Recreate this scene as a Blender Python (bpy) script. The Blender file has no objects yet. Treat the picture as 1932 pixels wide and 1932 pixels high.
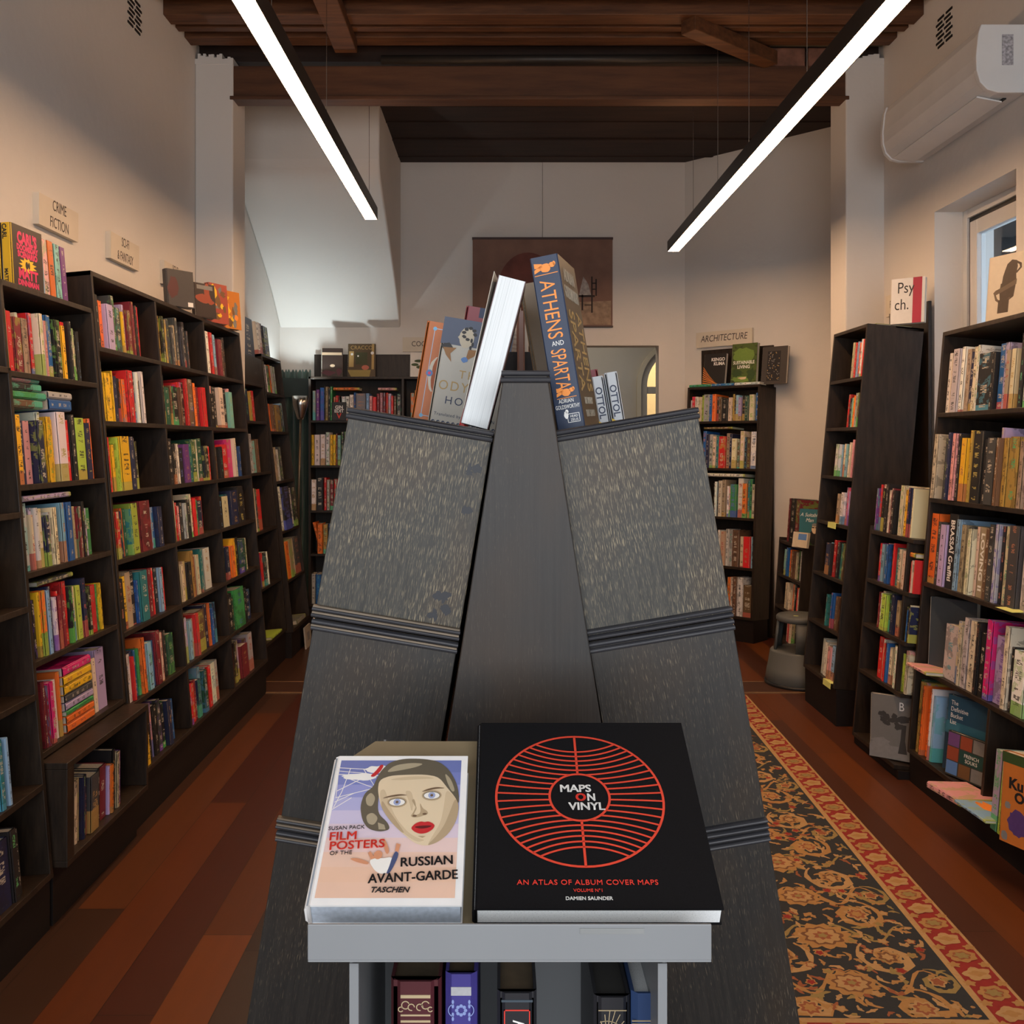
import bpy, bmesh, math, random
from mathutils import Matrix, Vector

# ------------------------------------------------------------------ camera, world, lights, exposure
SC = bpy.context.scene
COL = SC.collection
F, CX, CY, EYE = 1850.0, 946.0, 837.0, 1.5      # focal length and vanishing point of the 1932 px frame, eye height (m)
cd = bpy.data.cameras.new('camera'); cam = bpy.data.objects.new('camera', cd); COL.objects.link(cam)
cam.location = (0, 0, EYE); cam.rotation_euler = (math.radians(90), 0, 0)
cd.sensor_width = 36.0; cd.lens = 36.0 * F / 1932.0
cd.shift_x = (966 - CX) / 1932.0; cd.shift_y = (CY - 966) / 1932.0
cd.clip_start = 0.02; cd.clip_end = 60
SC.camera = cam
SC.view_settings.view_transform = 'Standard'; SC.view_settings.look = 'None'
SC.view_settings.gamma = 1.0; SC.view_settings.use_curve_mapping = False
SC.view_settings.exposure = 0.0
SC.cycles.use_denoising = True
SC.cycles.max_bounces = 8; SC.cycles.sample_clamp_indirect = 6.0
W = bpy.data.worlds.new('daylight'); SC.world = W; W.use_nodes = True
W.node_tree.nodes['Background'].inputs[0].default_value = (0.62, 0.74, 0.95, 1)
W.node_tree.nodes['Background'].inputs[1].default_value = 0.6

def area(name, loc, rot, sx, sy, power, color):
    l = bpy.data.lights.new(name, 'AREA'); l.shape = 'RECTANGLE'; l.size = sx; l.size_y = sy
    l.energy = power; l.color = color
    o = bpy.data.objects.new(name, l); o.location = loc; o.rotation_euler = rot; COL.objects.link(o); return o
# daylight entering by the shop front behind the camera and by the side window
area('shopfront_daylight', (0.2, -1.62, 1.80), (math.radians(80), 0, 0), 3.2, 2.3, 108, (0.97, 0.985, 1.0))
area('side_window_daylight', (2.9, 4.6, 2.1), (0, math.radians(90), 0), 1.4, 0.9, 9, (0.70, 0.84, 1.0))

# ------------------------------------------------------------------ helpers
def link(o):
    COL.objects.link(o); return o
def X_at(px, D): return (px - CX) * D / F
def Z_at(py, D): return EYE - (py - CY) * D / F

def mesh_obj(name, verts, faces, mats, parent=None, mi=None, smooth=False, matrix=None):
    me = bpy.data.meshes.new(name)
    me.from_pydata([tuple(v) for v in verts], [], faces)
    if not isinstance(mats, (list, tuple)): mats = [mats]
    for m in mats: me.materials.append(m)
    if mi: me.polygons.foreach_set('material_index', mi)
    if smooth: me.polygons.foreach_set('use_smooth', [True] * len(me.polygons))
    me.update()
    o = link(bpy.data.objects.new(name, me))
    if parent is not None: o.parent = parent
    if matrix is not None: o.matrix_local = matrix
    return o

class G:
    """collects shapes for one mesh"""
    def __init__(s): s.v = []; s.f = []; s.m = []
    def add(s, verts, faces, mi=0, M=None):
        b = len(s.v)
        s.v += [(M @ Vector(v)) if M is not None else Vector(v) for v in verts]
        s.f += [tuple(i + b for i in f) for f in faces]; s.m += [mi] * len(faces); return s
    def box(s, x0, x1, y0, y1, z0, z1, mi=0, M=None):
        v = [(x0,y0,z0),(x1,y0,z0),(x1,y1,z0),(x0,y1,z0),(x0,y0,z1),(x1,y0,z1),(x1,y1,z1),(x0,y1,z1)]
        f = [(0,3,2,1),(4,5,6,7),(0,1,5,4),(1,2,6,5),(2,3,7,6),(3,0,4,7)]
        return s.add(v, f, mi, M)
    def prism(s, pts, a0, a1, axis='z', mi=0, M=None):
        """polygon pts (2D) extruded; axis z: (x,y); axis y: (x,z); axis x: (y,z)"""
        n = len(pts)
        def P(p, a): return {'z': (p[0], p[1], a), 'y': (p[0], a, p[1]), 'x': (a, p[0], p[1])}[axis]
        v = [P(p, a0) for p in pts] + [P(p, a1) for p in pts]
        f = [tuple(range(n))[::-1], tuple(range(n, 2*n))] + [(i, (i+1) % n, n + (i+1) % n, n + i) for i in range(n)]
        return s.add(v, f, mi, M)
    def lathe(s, prof, n=32, mi=0, M=None, a0=0.0, a1=2*math.pi):
        full = abs(a1 - a0 - 2*math.pi) < 1e-6
        k = n if full else n + 1; v = []; f = []
        for i in range(k):
            a = a0 + (a1 - a0) * i / n
            v += [(r*math.cos(a), r*math.sin(a), z) for r, z in prof]
        m = len(prof)
        for i in range(n):
            j = (i + 1) % k
            for q in range(m - 1): f.append((i*m+q, j*m+q, j*m+q+1, i*m+q+1))
        return s.add(v, f, mi, M)
    def tube(s, path, r, n=8, mi=0):
        v = []; f = []
        for i, p in enumerate(path):
            p = Vector(p); a = Vector(path[max(i-1,0)]); b = Vector(path[min(i+1,len(path)-1)])
            t = (b - a).normalized(); u = t.orthogonal().normalized(); w = t.cross(u)
            v += [p + r*(math.cos(2*math.pi*k/n)*u + math.sin(2*math.pi*k/n)*w) for k in range(n)]
        for i in range(len(path)-1):
            for k in range(n): f.append((i*n+k, i*n+(k+1)%n, (i+1)*n+(k+1)%n, (i+1)*n+k))
        f.append(tuple(range(n))[::-1]); f.append(tuple(range((len(path)-1)*n, len(path)*n)))
        return s.add(v, f, mi)
    def ngon(s, pts3, mi=0, M=None):
        return s.add(pts3, [tuple(range(len(pts3)))], mi, M)
    def obj(s, name, mats, parent=None, smooth=False, matrix=None, bevel=0.0):
        o = mesh_obj(name, s.v, s.f, mats, parent, s.m, smooth, matrix)
        if bevel:
            b = o.modifiers.new('bevel', 'BEVEL'); b.width = bevel; b.segments = 2; b.limit_method = 'ANGLE'
        return o

def tag(o, label, cat, group=None, kind=None):
    o['label'] = label; o['category'] = cat
    if group: o['group'] = group
    if kind: o['kind'] = kind
    return o
def structure(o, label=None):
    o['kind'] = 'structure'
    if label: o['label'] = label
    return o
def thing(name, label, cat, M=None, group=None):
    o = link(bpy.data.objects.new(name, None)); o.empty_display_size = 0.05
    if M is not None: o.matrix_world = M
    return tag(o, label, cat, group)
def TR(x, y, z): return Matrix.Translation((x, y, z))
def RX(d): return Matrix.Rotation(math.radians(d), 4, 'X')
def RY(d): return Matrix.Rotation(math.radians(d), 4, 'Y')
def RZ(d): return Matrix.Rotation(math.radians(d), 4, 'Z')
def basis(r, u, n, o):
    """matrix taking local x,y,z to r,u,n with origin o"""
    r, u, n = Vector(r), Vector(u), Vector(n)
    return Matrix(((r.x,u.x,n.x,o[0]),(r.y,u.y,n.y,o[1]),(r.z,u.z,n.z,o[2]),(0,0,0,1)))

def text_mesh(body, size, align='LEFT', bold=0.0, sx=1.0, spacing=1.0, line=1.0, shear=0.0):
    c = bpy.data.curves.new('txt', 'FONT'); c.body = body; c.size = size; c.align_x = align; c.offset = bold
    c.space_character = spacing; c.space_line = line; c.resolution_u = 3; c.shear = shear; c.extrude = 0.0002
    o = bpy.data.objects.new('txt', c); COL.objects.link(o)
    dg = bpy.context.evaluated_depsgraph_get()
    me = bpy.data.meshes.new_from_object(o.evaluated_get(dg))
    bpy.data.objects.remove(o); bpy.data.curves.remove(c)
    for v in me.vertices: v.co.x *= sx
    return me
def lettering(bits, M, mat, parent, name='lettering'):
    """bits: (text, x, y, size, kwargs, mat_index) on the plane of M; ONE mesh"""
    g = G(); mats = mat if isinstance(mat, (list, tuple)) else [mat]
    for b in bits:
        body, x, y, size = b[:4]; kw = b[4] if len(b) > 4 else {}; mi = b[5] if len(b) > 5 else 0
        rot = kw.pop('rot', 0); dbl = kw.pop('dbl', 0)          # dbl: a second strike beside the first makes heavier letters
        me = text_mesh(body, size, **kw)
        for q in ((0,) if not dbl else (-0.5, 0.0, 0.5)):
            g.add([v.co for v in me.vertices], [tuple(p.vertices) for p in me.polygons], mi, M @ TR(x, y, 0) @ RZ(rot) @ TR(q*dbl, abs(q)*dbl*0.5, 0))
        bpy.data.meshes.remove(me)
    return g.obj(name, mats, parent)

# ------------------------------------------------------------------ materials
class N:
    def __init__(s, name):
        s.m = bpy.data.materials.new(name); s.m.use_nodes = True; s.t = s.m.node_tree; s.n = s.t.nodes; s.l = s.t.links
        s.b = s.n['Principled BSDF']
    def new(s, typ, **kw):
        x = s.n.new(typ)
        for k, v in kw.items():
            if k.startswith('i_'):
                x.inputs[int(k[2:])].default_value = v
            else: setattr(x, k, v)
        return x
    def L(s, a, ao, b, bi): s.l.new(a.outputs[ao], b.inputs[bi])
    def math(s, op, a, b=None, c=None):
        x = s.n.new('ShaderNodeMath'); x.operation = op
        for i, q in enumerate((a, b, c)):
            if q is None: continue
            if isinstance(q, (int, float)): x.inputs[i].default_value = q
            else: s.l.new(q, x.inputs[i])
        return x.outputs[0]
    def mix(s, fac, a, b):
        x = s.n.new('ShaderNodeMix'); x.data_type = 'RGBA'
        for i, q in ((0, fac), (6, a), (7, b)):
            if isinstance(q, (int, float)): x.inputs[i].default_value = q
            elif isinstance(q, tuple): x.inputs[i].default_value = (*q[:3], 1)
            else: s.l.new(q, x.inputs[i])
        return x.outputs[2]
    def ramp(s, fac, stops, interp='LINEAR'):
        r = s.n.new('ShaderNodeValToRGB'); r.color_ramp.interpolation = interp
        e = r.color_ramp.elements
        while len(e) < len(stops): e.new(0.5)
        for q, (p, c) in zip(e, stops): q.position = p; q.color = (*c, 1)
        s.l.new(fac, r.inputs[0]); return r.outputs[0]
    def coord(s, kind='Object', scale=(1,1,1), rot=(0,0,0)):
        t = s.n.new('ShaderNodeTexCoord'); m = s.n.new('ShaderNodeMapping')
        m.inputs['Scale'].default_value = scale; m.inputs['Rotation'].default_value = rot
        s.l.new(t.outputs[kind], m.inputs[0]); return m.outputs[0]
    def noise(s, vec, scale=5, detail=4, rough=0.5):
        x = s.n.new('ShaderNodeTexNoise'); x.inputs['Scale'].default_value = scale
        x.inputs['Detail'].default_value = detail; x.inputs['Roughness'].default_value = rough
        s.l.new(vec, x.inputs['Vector']); return x.outputs['Fac']
    def bump(s, h, strength=0.2, dist=0.01):
        x = s.n.new('ShaderNodeBump'); x.inputs['Strength'].default_value = strength; x.inputs['Distance'].default_value = dist
        s.l.new(h, x.inputs['Height']); s.l.new(x.outputs[0], s.b.inputs['Normal'])
    def out(s, color=None, rough=None, metal=None, spec=None):
        if color is not None:
            if isinstance(color, tuple): s.b.inputs['Base Color'].default_value = (*color, 1)
            else: s.l.new(color, s.b.inputs['Base Color'])
        if rough is not None: s.b.inputs['Roughness'].default_value = rough
        if metal is not None: s.b.inputs['Metallic'].default_value = metal
        if spec is not None: s.b.inputs['Specular IOR Level'].default_value = spec
        return s.m

def srgb(r, g, b):
    f = lambda c: (c/255/12.92) if c/255 <= 0.04045 else ((c/255+0.055)/1.055)**2.4
    return (f(r), f(g), f(b))
def plain(name, c, rough=0.5, metal=0.0, vary=0.12, scale=6, spec=0.4):
    """a paint or plastic with a slight uneven tone"""
    n = N(name); v = n.noise(n.coord(), scale, 3)
    dark = tuple(x*(1-vary) for x in c); lite = tuple(min(1, x*(1+vary)) for x in c)
    return n.out(n.ramp(v, [(0.3, dark), (0.7, lite)]), rough, metal, spec)
def emit(name, c, s):
    n = N(name); n.b.inputs['Emission Color'].default_value = (*c, 1); n.b.inputs['Emission Strength'].default_value = s
    return n.out((0.8, 0.8, 0.8), 0.5)

def mk_paint(name, c):
    n = N(name); co = n.coord()
    v = n.noise(co, 1.3, 4); h = n.noise(co, 14, 5)
    n.bump(h, 0.12, 0.02)
    return n.out(n.ramp(v, [(0.3, tuple(x*0.94 for x in c)), (0.7, c)]), 0.7, spec=0.25)
M_WALL = mk_paint('wall_paint', (0.72, 0.69, 0.65))
M_TRIM = mk_paint('white_gloss_paint', (0.74, 0.74, 0.73))

def mk_wood(name, a, b, stretch=(6, 6, 0.8), rough=0.5, fleck=None, fleck_amt=0.62, scale=6, rot=(0,0,0), bump=0.15, brown=None, fcov=(0.38, 0.62)):
    n = N(name); co = n.coord('Object', stretch, rot)
    g1 = n.noise(co, scale, 6, 0.6); col = n.ramp(g1, [(0.3, a), (0.72, b)])
    if brown:                                   # stain worn through in broad patches
        bn = n.noise(n.coord('Object', (5, 5, 3.0), rot), 1.0, 3); col = n.mix(n.ramp(bn, [(0.46, (0,0,0)), (0.66, (0.8,0.8,0.8))]), col, brown)
    if fleck:
        co2 = n.coord('Object', (950, 950, 70), rot); f1 = n.noise(co2, 1.0, 2, 0.5)
        big = n.noise(n.coord('Object', (6, 6, 5)), 1.0, 2)
        k = n.math('MULTIPLY', n.ramp(f1, [(fleck_amt, (0,0,0)), (fleck_amt+0.07, (1,1,1))]), n.ramp(big, [(fcov[0], (0.12,0.12,0.12)), (fcov[1], (0.9,0.9,0.9))]))
        col = n.mix(k, col, fleck)
    n.bump(g1, bump, 0.004)
    return n.out(col, rough, spec=0.35)
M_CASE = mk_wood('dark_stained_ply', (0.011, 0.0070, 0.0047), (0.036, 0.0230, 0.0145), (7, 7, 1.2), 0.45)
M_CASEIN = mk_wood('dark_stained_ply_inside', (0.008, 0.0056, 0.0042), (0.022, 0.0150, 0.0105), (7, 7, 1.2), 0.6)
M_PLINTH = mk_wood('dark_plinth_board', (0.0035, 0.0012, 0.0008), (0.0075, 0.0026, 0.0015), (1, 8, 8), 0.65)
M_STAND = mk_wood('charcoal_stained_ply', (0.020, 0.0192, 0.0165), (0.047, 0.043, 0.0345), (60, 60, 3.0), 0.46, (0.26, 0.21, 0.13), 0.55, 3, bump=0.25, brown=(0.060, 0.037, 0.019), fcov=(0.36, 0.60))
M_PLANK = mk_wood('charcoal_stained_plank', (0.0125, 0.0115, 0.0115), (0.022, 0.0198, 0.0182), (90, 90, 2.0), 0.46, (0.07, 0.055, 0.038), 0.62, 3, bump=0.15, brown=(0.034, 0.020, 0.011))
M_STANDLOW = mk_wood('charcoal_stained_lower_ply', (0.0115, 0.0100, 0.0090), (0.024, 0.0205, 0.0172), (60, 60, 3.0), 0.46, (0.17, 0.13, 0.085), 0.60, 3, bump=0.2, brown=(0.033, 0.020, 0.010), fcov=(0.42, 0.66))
M_BEAD = mk_wood('ply_edge_bead', (0.020, 0.021, 0.027), (0.060, 0.058, 0.062), (2, 2, 90), 0.42, None, scale=3)
M_BEADW = mk_wood('worn_ply_edge', (0.11, 0.082, 0.055), (0.22, 0.17, 0.12), (4, 4, 30), 0.55, None, scale=3)
M_JOIST = mk_wood('old_jarrah_joist', (0.055, 0.021, 0.009), (0.150, 0.060, 0.023), (0.8, 8, 8), 0.6, None, scale=4)
M_BEAM = mk_wood('old_jarrah_beam', (0.060, 0.024, 0.011), (0.125, 0.052, 0.022), (0.7, 6, 6), 0.6, None, scale=3)
M_CEIL = mk_wood('dark_ceiling_boards', (0.017, 0.0085, 0.0055), (0.038, 0.018, 0.011), (0.7, 5, 5), 0.7, None, scale=3)

def mk_floor():
    n = N('jarrah_floorboards'); t = n.new('ShaderNodeTexCoord'); sp = n.new('ShaderNodeSeparateXYZ'); n.L(t, 'Object', sp, 0)
    wdt = 0.152
    ix = n.math('FLOOR', n.math('DIVIDE', sp.outputs[0], wdt))
    wn = n.new('ShaderNodeTexWhiteNoise', noise_dimensions='1D'); n.l.new(ix, wn.inputs['W'])
    yy = n.math('ADD', sp.outputs[1], n.math('MULTIPLY', wn.outputs[0], 3.1))
    iy = n.math('FLOOR', n.math('DIVIDE', yy, 2.3))
    cid = n.math('ADD', n.math('MULTIPLY', ix, 5.17), n.math('MULTIPLY', iy, 3.77))
    w2 = n.new('ShaderNodeTexWhiteNoise', noise_dimensions='1D'); n.l.new(cid, w2.inputs['W'])
    B1, R1, O1, G1 = (0.056, 0.024, 0.013), (0.066, 0.014, 0.006), (0.140, 0.036, 0.006), (0.040, 0.023, 0.016)
    rb = random.Random(3); boards = {-10: B1, -9: B1, -8: R1, -7: R1, -6: O1, -5: G1, -4: G1, 2: G1, 3: R1, 4: B1, 9: (0.070, 0.020, 0.009), 10: (0.120, 0.032, 0.007), 11: (0.066, 0.018, 0.008), 12: (0.130, 0.036, 0.008)}
    stops = [(k/32 + 0.0001, boards.get(k-14) or rb.choice((B1, R1, O1, G1, R1))) for k in range(31)]
    base = n.ramp(n.math('DIVIDE', n.math('ADD', ix, 14.5), 32.0), stops, 'CONSTANT')
    k_ = n.math('ADD', 0.70, n.math('MULTIPLY', w2.outputs[0], 0.60))
    vm = n.new('ShaderNodeVectorMath', operation='SCALE'); n.l.new(base, vm.inputs[0]); n.l.new(k_, vm.inputs['Scale'])
    base = n.mix(n.math('MULTIPLY', n.math('GREATER_THAN', w2.outputs[0], 0.82), 0.6), vm.outputs[0], O1)
    g = n.noise(n.coord('Object', (26, 1.2, 1)), 1.0, 6, 0.65)
    col = n.mix(n.math('MULTIPLY', g, 0.40), base, (0.030, 0.012, 0.007))
    fx = n.math('FRACT', n.math('DIVIDE', sp.outputs[0], wdt)); fy = n.math('FRACT', n.math('DIVIDE', yy, 2.3))
    seam = n.math('MAXIMUM', n.math('LESS_THAN', fx, 0.02), n.math('LESS_THAN', fy, 0.0016))
    col = n.mix(n.math('MULTIPLY', seam, 0.7), col, (0.012, 0.006, 0.004))
    n.bump(g, 0.06, 0.003)
    return n.out(col, 0.38, spec=0.35)
M_FLOOR = mk_floor()

def mk_cover():
    """printed book cover: face colour attribute, patterned title and coloured band from the face's own number"""
    n = N('printed_book_cover')
    ca = n.new('ShaderNodeAttribute', attribute_name='col'); ra = n.new('ShaderNodeAttribute', attribute_name='rnd')
    uv = n.new('ShaderNodeUVMap', uv_map='uv'); sp = n.new('ShaderNodeSeparateXYZ'); n.L(uv, 0, sp, 0)
    u, v, r = sp.outputs[0], sp.outputs[1], ra.outputs['Fac']
    spine = n.math('LESS_THAN', u, 1.5)
    r2 = n.math('FRACT', n.math('MULTIPLY', r, 17.3)); r3 = n.math('FRACT', n.math('MULTIPLY', r, 61.7)); r4 = n.math('FRACT', n.math('MULTIPLY', r, 133.1))
    # accent hue
    hs = n.new('ShaderNodeCombineColor', mode='HSV'); n.l.new(n.math('MULTIPLY', n.math('MULTIPLY', r3, r3), 0.75), hs.inputs[0]); hs.inputs[1].default_value = 0.82; hs.inputs[2].default_value = 0.42
    bw = n.new('ShaderNodeRGBToBW'); n.L(ca, 'Color', bw, 0)
    dark = n.math('LESS_THAN', bw.outputs[0], 0.22)
    tcol = n.mix(dark, (0.02, 0.02, 0.025), (0.52, 0.47, 0.38))
    tcol = n.mix(n.math('MULTIPLY', n.math('GREATER_THAN', r2, 0.66), 0.9), tcol, hs.outputs[0])
    # letters
    cell = n.new('ShaderNodeCombineXYZ')
    n.l.new(n.math('FLOOR', n.math('MULTIPLY', u, 7.0)), cell.inputs[0])
    n.l.new(n.math('FLOOR', n.math('DIVIDE', v, 0.0026)), cell.inputs[1]); n.l.new(n.math('MULTIPLY', r, 91.0), cell.inputs[2])
    wn = n.new('ShaderNodeTexWhiteNoise', noise_dimensions='3D'); n.L(cell, 0, wn, 'Vector')
    seg = n.new('ShaderNodeTexNoise', noise_dimensions='1D'); seg.inputs['Scale'].default_value = 1.0; seg.inputs['Detail'].default_value = 1.0
    n.l.new(n.math('ADD', n.math('MULTIPLY', v, 26.0), n.math('MULTIPLY', r, 300.0)), seg.inputs['W'])
    inb = n.math('LESS_THAN', n.math('ABSOLUTE', n.math('SUBTRACT', u, 0.5)), n.math('ADD', 0.12, n.math('MULTIPLY', r4, 0.16)))
    let = n.math('MULTIPLY', n.math('MULTIPLY', n.math('GREATER_THAN', wn.outputs[0], 0.45), n.math('GREATER_THAN', seg.outputs[0], 0.515)), inb)
    let = n.math('MULTIPLY', n.math('MULTIPLY', let, spine), n.math('GREATER_THAN', v, 0.012))
    # colour band at the foot or head of some spines and covers
    band = n.math('MULTIPLY', n.math('LESS_THAN', v, n.math('MULTIPLY', r2, 0.075)), n.math('GREATER_THAN', r4, 0.62))
    # picture-like patches on covers and some spines
    cmb = n.new('ShaderNodeCombineXYZ'); n.l.new(n.math('MULTIPLY', u, 1.4), cmb.inputs[0]); n.l.new(n.math('MULTIPLY', v, 13.0), cmb.inputs[1]); n.l.new(n.math('MULTIPLY', r, 77.0), cmb.inputs[2])
    pn = n.noise(cmb.outputs[0], 1.6, 4, 0.6)
    pic = n.math('MULTIPLY', n.math('GREATER_THAN', pn, 0.54), n.math('MULTIPLY', n.math('GREATER_THAN', r3, 0.45), 0.6))
    half = n.mix(0.75, ca.outputs['Color'], n.mix(n.math('GREATER_THAN', r4, 0.5), (0.015, 0.012, 0.012), hs.outputs[0]))
    col = n.mix(pic, ca.outputs['Color'], half)
    col = n.mix(n.math('MULTIPLY', band, 0.85), col, hs.outputs[0])
    col = n.mix(n.math('MULTIPLY', let, 0.85), col, tcol)
    return n.out(col, 0.42, spec=0.4)
M_COVER = mk_cover()
def mk_clean():
    n = N('plain_book_cover'); ca = n.new('ShaderNodeAttribute', attribute_name='col')
    v = n.noise(n.coord('Object'), 40, 3)
    return n.out(n.mix(n.math('MULTIPLY', v, 0.15), ca.outputs['Color'], (0.02, 0.02, 0.02)), 0.42, spec=0.4)
M_CLEAN = mk_clean()
def mk_pages():
    n = N('page_edges'); co = n.coord('Object', (900, 900, 3)); v = n.noise(co, 1.0, 2)
    return n.out(n.ramp(v, [(0.25, (0.40, 0.36, 0.29)), (0.7, (0.70, 0.66, 0.57))]), 0.8, spec=0.1)
M_PAGES = mk_pages()
M_CLOTH = plain('black_book_cloth', (0.0050, 0.0050, 0.0060), 0.8, vary=0.25, scale=900, spec=0.12)
def mk_pagew():
    n = N('white_page_edges'); v = n.noise(n.coord('Object', (1400, 700, 4)), 1.0, 2)
    return n.out(n.ramp(v, [(0.28, (0.50, 0.53, 0.54)), (0.45, (0.76, 0.79, 0.80))]), 0.8, spec=0.1)
M_PAGEW = mk_pagew()
M_INK = plain('black_ink', (0.015, 0.014, 0.016), 0.5, vary=0.1)
M_SIGNINK = plain('sign_letters', (0.05, 0.04, 0.035), 0.6, vary=0.1)
M_WHITE = plain('white_ink', (0.80, 0.79, 0.76), 0.5, vary=0.03)
M_REDINK = plain('red_ink', (0.70, 0.045, 0.03), 0.5, vary=0.05)
M_SIGN = plain('cream_sign_board', (0.66, 0.60, 0.50), 0.6, vary=0.04)
M_LED = emit('warm_led_diffuser', (1.0, 0.60, 0.335), 52.0)
M_LEDUP = emit('warm_led_uplight', (1.0, 0.58, 0.30), 10.0)
M_HOUSING = plain('bronze_housing', (0.035, 0.028, 0.022), 0.4, vary=0.1)
M_METAL = plain('grey_painted_steel', (0.20, 0.21, 0.22), 0.45, vary=0.06, scale=3)
M_BEIGE = plain('beige_painted_steel', (0.22, 0.17, 0.10), 0.5, vary=0.12, scale=5)
M_CHROME = plain('brushed_steel', (0.55, 0.53, 0.50), 0.25, 1.0, vary=0.05)
M_BLACK = plain('black_plastic', (0.012, 0.012, 0.013), 0.45, vary=0.1)
M_ACW = plain('white_plastic', (0.80, 0.80, 0.79), 0.4, vary=0.03)
M_STOOL = plain('grey_plastic', (0.085, 0.092, 0.090), 0.5, vary=0.08)
# ------------------------------------------------------------------ room shell
XL, XR, DB, HC = -1.85, 2.31, 8.18, 3.84
DF = -1.8
structure(G().box(-2.3, 3.2, DF-0.2, 8.4, -0.1, 0).obj('floor', M_FLOOR), 'dark red jarrah floorboards running down the shop')
M_THRESH = mk_wood('threshold_board', (0.040, 0.017, 0.010), (0.075, 0.032, 0.017), (0.8, 12, 1), 0.45, None, scale=4)
M_EDGE = plain('pale_board_edge', (0.20, 0.11, 0.05), 0.5)
g = G().box(-1.60, 2.06, 5.90, 6.16, 0, 0.004, 0).box(-1.6, 2.06, 5.885, 5.90, 0, 0.006, 1).box(-1.6, 2.06, 6.16, 6.17, 0, 0.006, 1)
structure(g.obj('trim_1', [M_THRESH, M_EDGE]), 'worn threshold board across the floor between the pillars')
# left wall, right wall with the window opening, back walls
structure(G().box(XL-0.3, XL, DF, 8.5, 0, 4.1).obj('wall_left', M_WALL))
WD0, WD1, WZ0, WZ1 = 4.40, 5.23, 1.25, 2.735
g = G().box(XR, XR+0.32, DF, WD0, 0, 4.1).box(XR, XR+0.32, WD1, 6.2, 0, 4.1).box(XR, XR+0.32, WD0, WD1, 0, WZ0).box(XR, XR+0.32, WD0, WD1, WZ1, 4.1)
structure(g.obj('wall_right', M_WALL))
structure(G().box(2.45, 2.68, 6.2, 7.3, 0, 4.1).obj('wall_right_rear', M_WALL))
g = G().prism([(2.45, 7.25), (2.68, 7.25), (1.75, 8.4), (1.53, 8.18)], 0, 4.1)
structure(g.obj('wall_angled', M_WALL))
OX0, OX1, OZ = 0.45, 1.313, 2.318
g = G().box(XL, OX0, DB, DB+0.17, 0, 4.1).box(OX1, 1.62, DB, DB+0.17, 0, 4.1).box(OX0, OX1, DB, DB+0.17, OZ, 4.1)
structure(g.obj('wall_back', M_WALL))
# front wall behind the camera with the shop window opening
g = G().box(XL-0.3, XR+0.32, DF-0.15, DF, 0, 0.45).box(XL-0.3, XR+0.32, DF-0.15, DF, 3.0, 4.1).box(XL-0.3, -1.5, DF-0.15, DF, 0.45, 3.0).box(1.9, XR+0.32, DF-0.15, DF, 0.45, 3.0)
structure(g.obj('wall_front', M_WALL))
# pillars left and right of the wide opening
for nm, x0, x1 in (('wall_pier_left', XL, -1.62), ('wall_pier_right', 2.08, 2.55)):
    g = G(); n = 14; rnd = random.Random(x0)
    g.box(x0, x1, 5.92, 6.20, 0, 3.80)
    o = g.obj(nm, M_WALL, bevel=0.008); structure(o)
    g = G()                                        # crumbling plaster at the head of the pier
    for k in range(n):
        a = x0 + (x1-x0)*k/n; b = x0 + (x1-x0)*(k+1)/n
        g.box(a, b, 5.918, 6.19, 3.79, 3.82 + rnd.uniform(0, 0.035))
    structure(g.obj('wall_pier_head_' + nm[-5:].strip('_'), M_WALL))
# sloping plaster soffit at the back left
prof = [(6.75, 4.05), (6.75, 3.46), (6.77, 3.40), (6.82, 3.345), (6.92, 3.285), (7.08, 3.20), (7.26, 3.10), (7.50, 2.96), (7.73, 2.82), (7.95, 2.665), (8.19, 2.46), (8.19, 4.05)]
kn = prof[1:-1]; sm_ = []
for i in range(len(kn)-1):                        # the curve through those points, finely divided
    p0, p1, p2, p3 = kn[max(i-1, 0)], kn[i], kn[i+1], kn[min(i+2, len(kn)-1)]
    for j in range(6):
        u = j/6
        sm_.append(tuple(0.5*(2*p1[k] + (p2[k]-p0[k])*u + (2*p0[k]-5*p1[k]+4*p2[k]-p3[k])*u*u + (3*p1[k]-p0[k]-3*p2[k]+p3[k])*u**3) for k in (0, 1)))
prof = [prof[0]] + sm_ + [kn[-1], prof[-1]]
g = G().prism(prof, XL, -0.84, 'x'); o = g.obj('wall_soffit', M_WALL); structure(o, 'sloping white plaster soffit lit by the floor lamp')
b = o.modifiers.new('bevel', 'BEVEL'); b.width = 0.035; b.segments = 3; b.limit_method = 'ANGLE'; b.angle_limit = math.radians(60)
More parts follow.
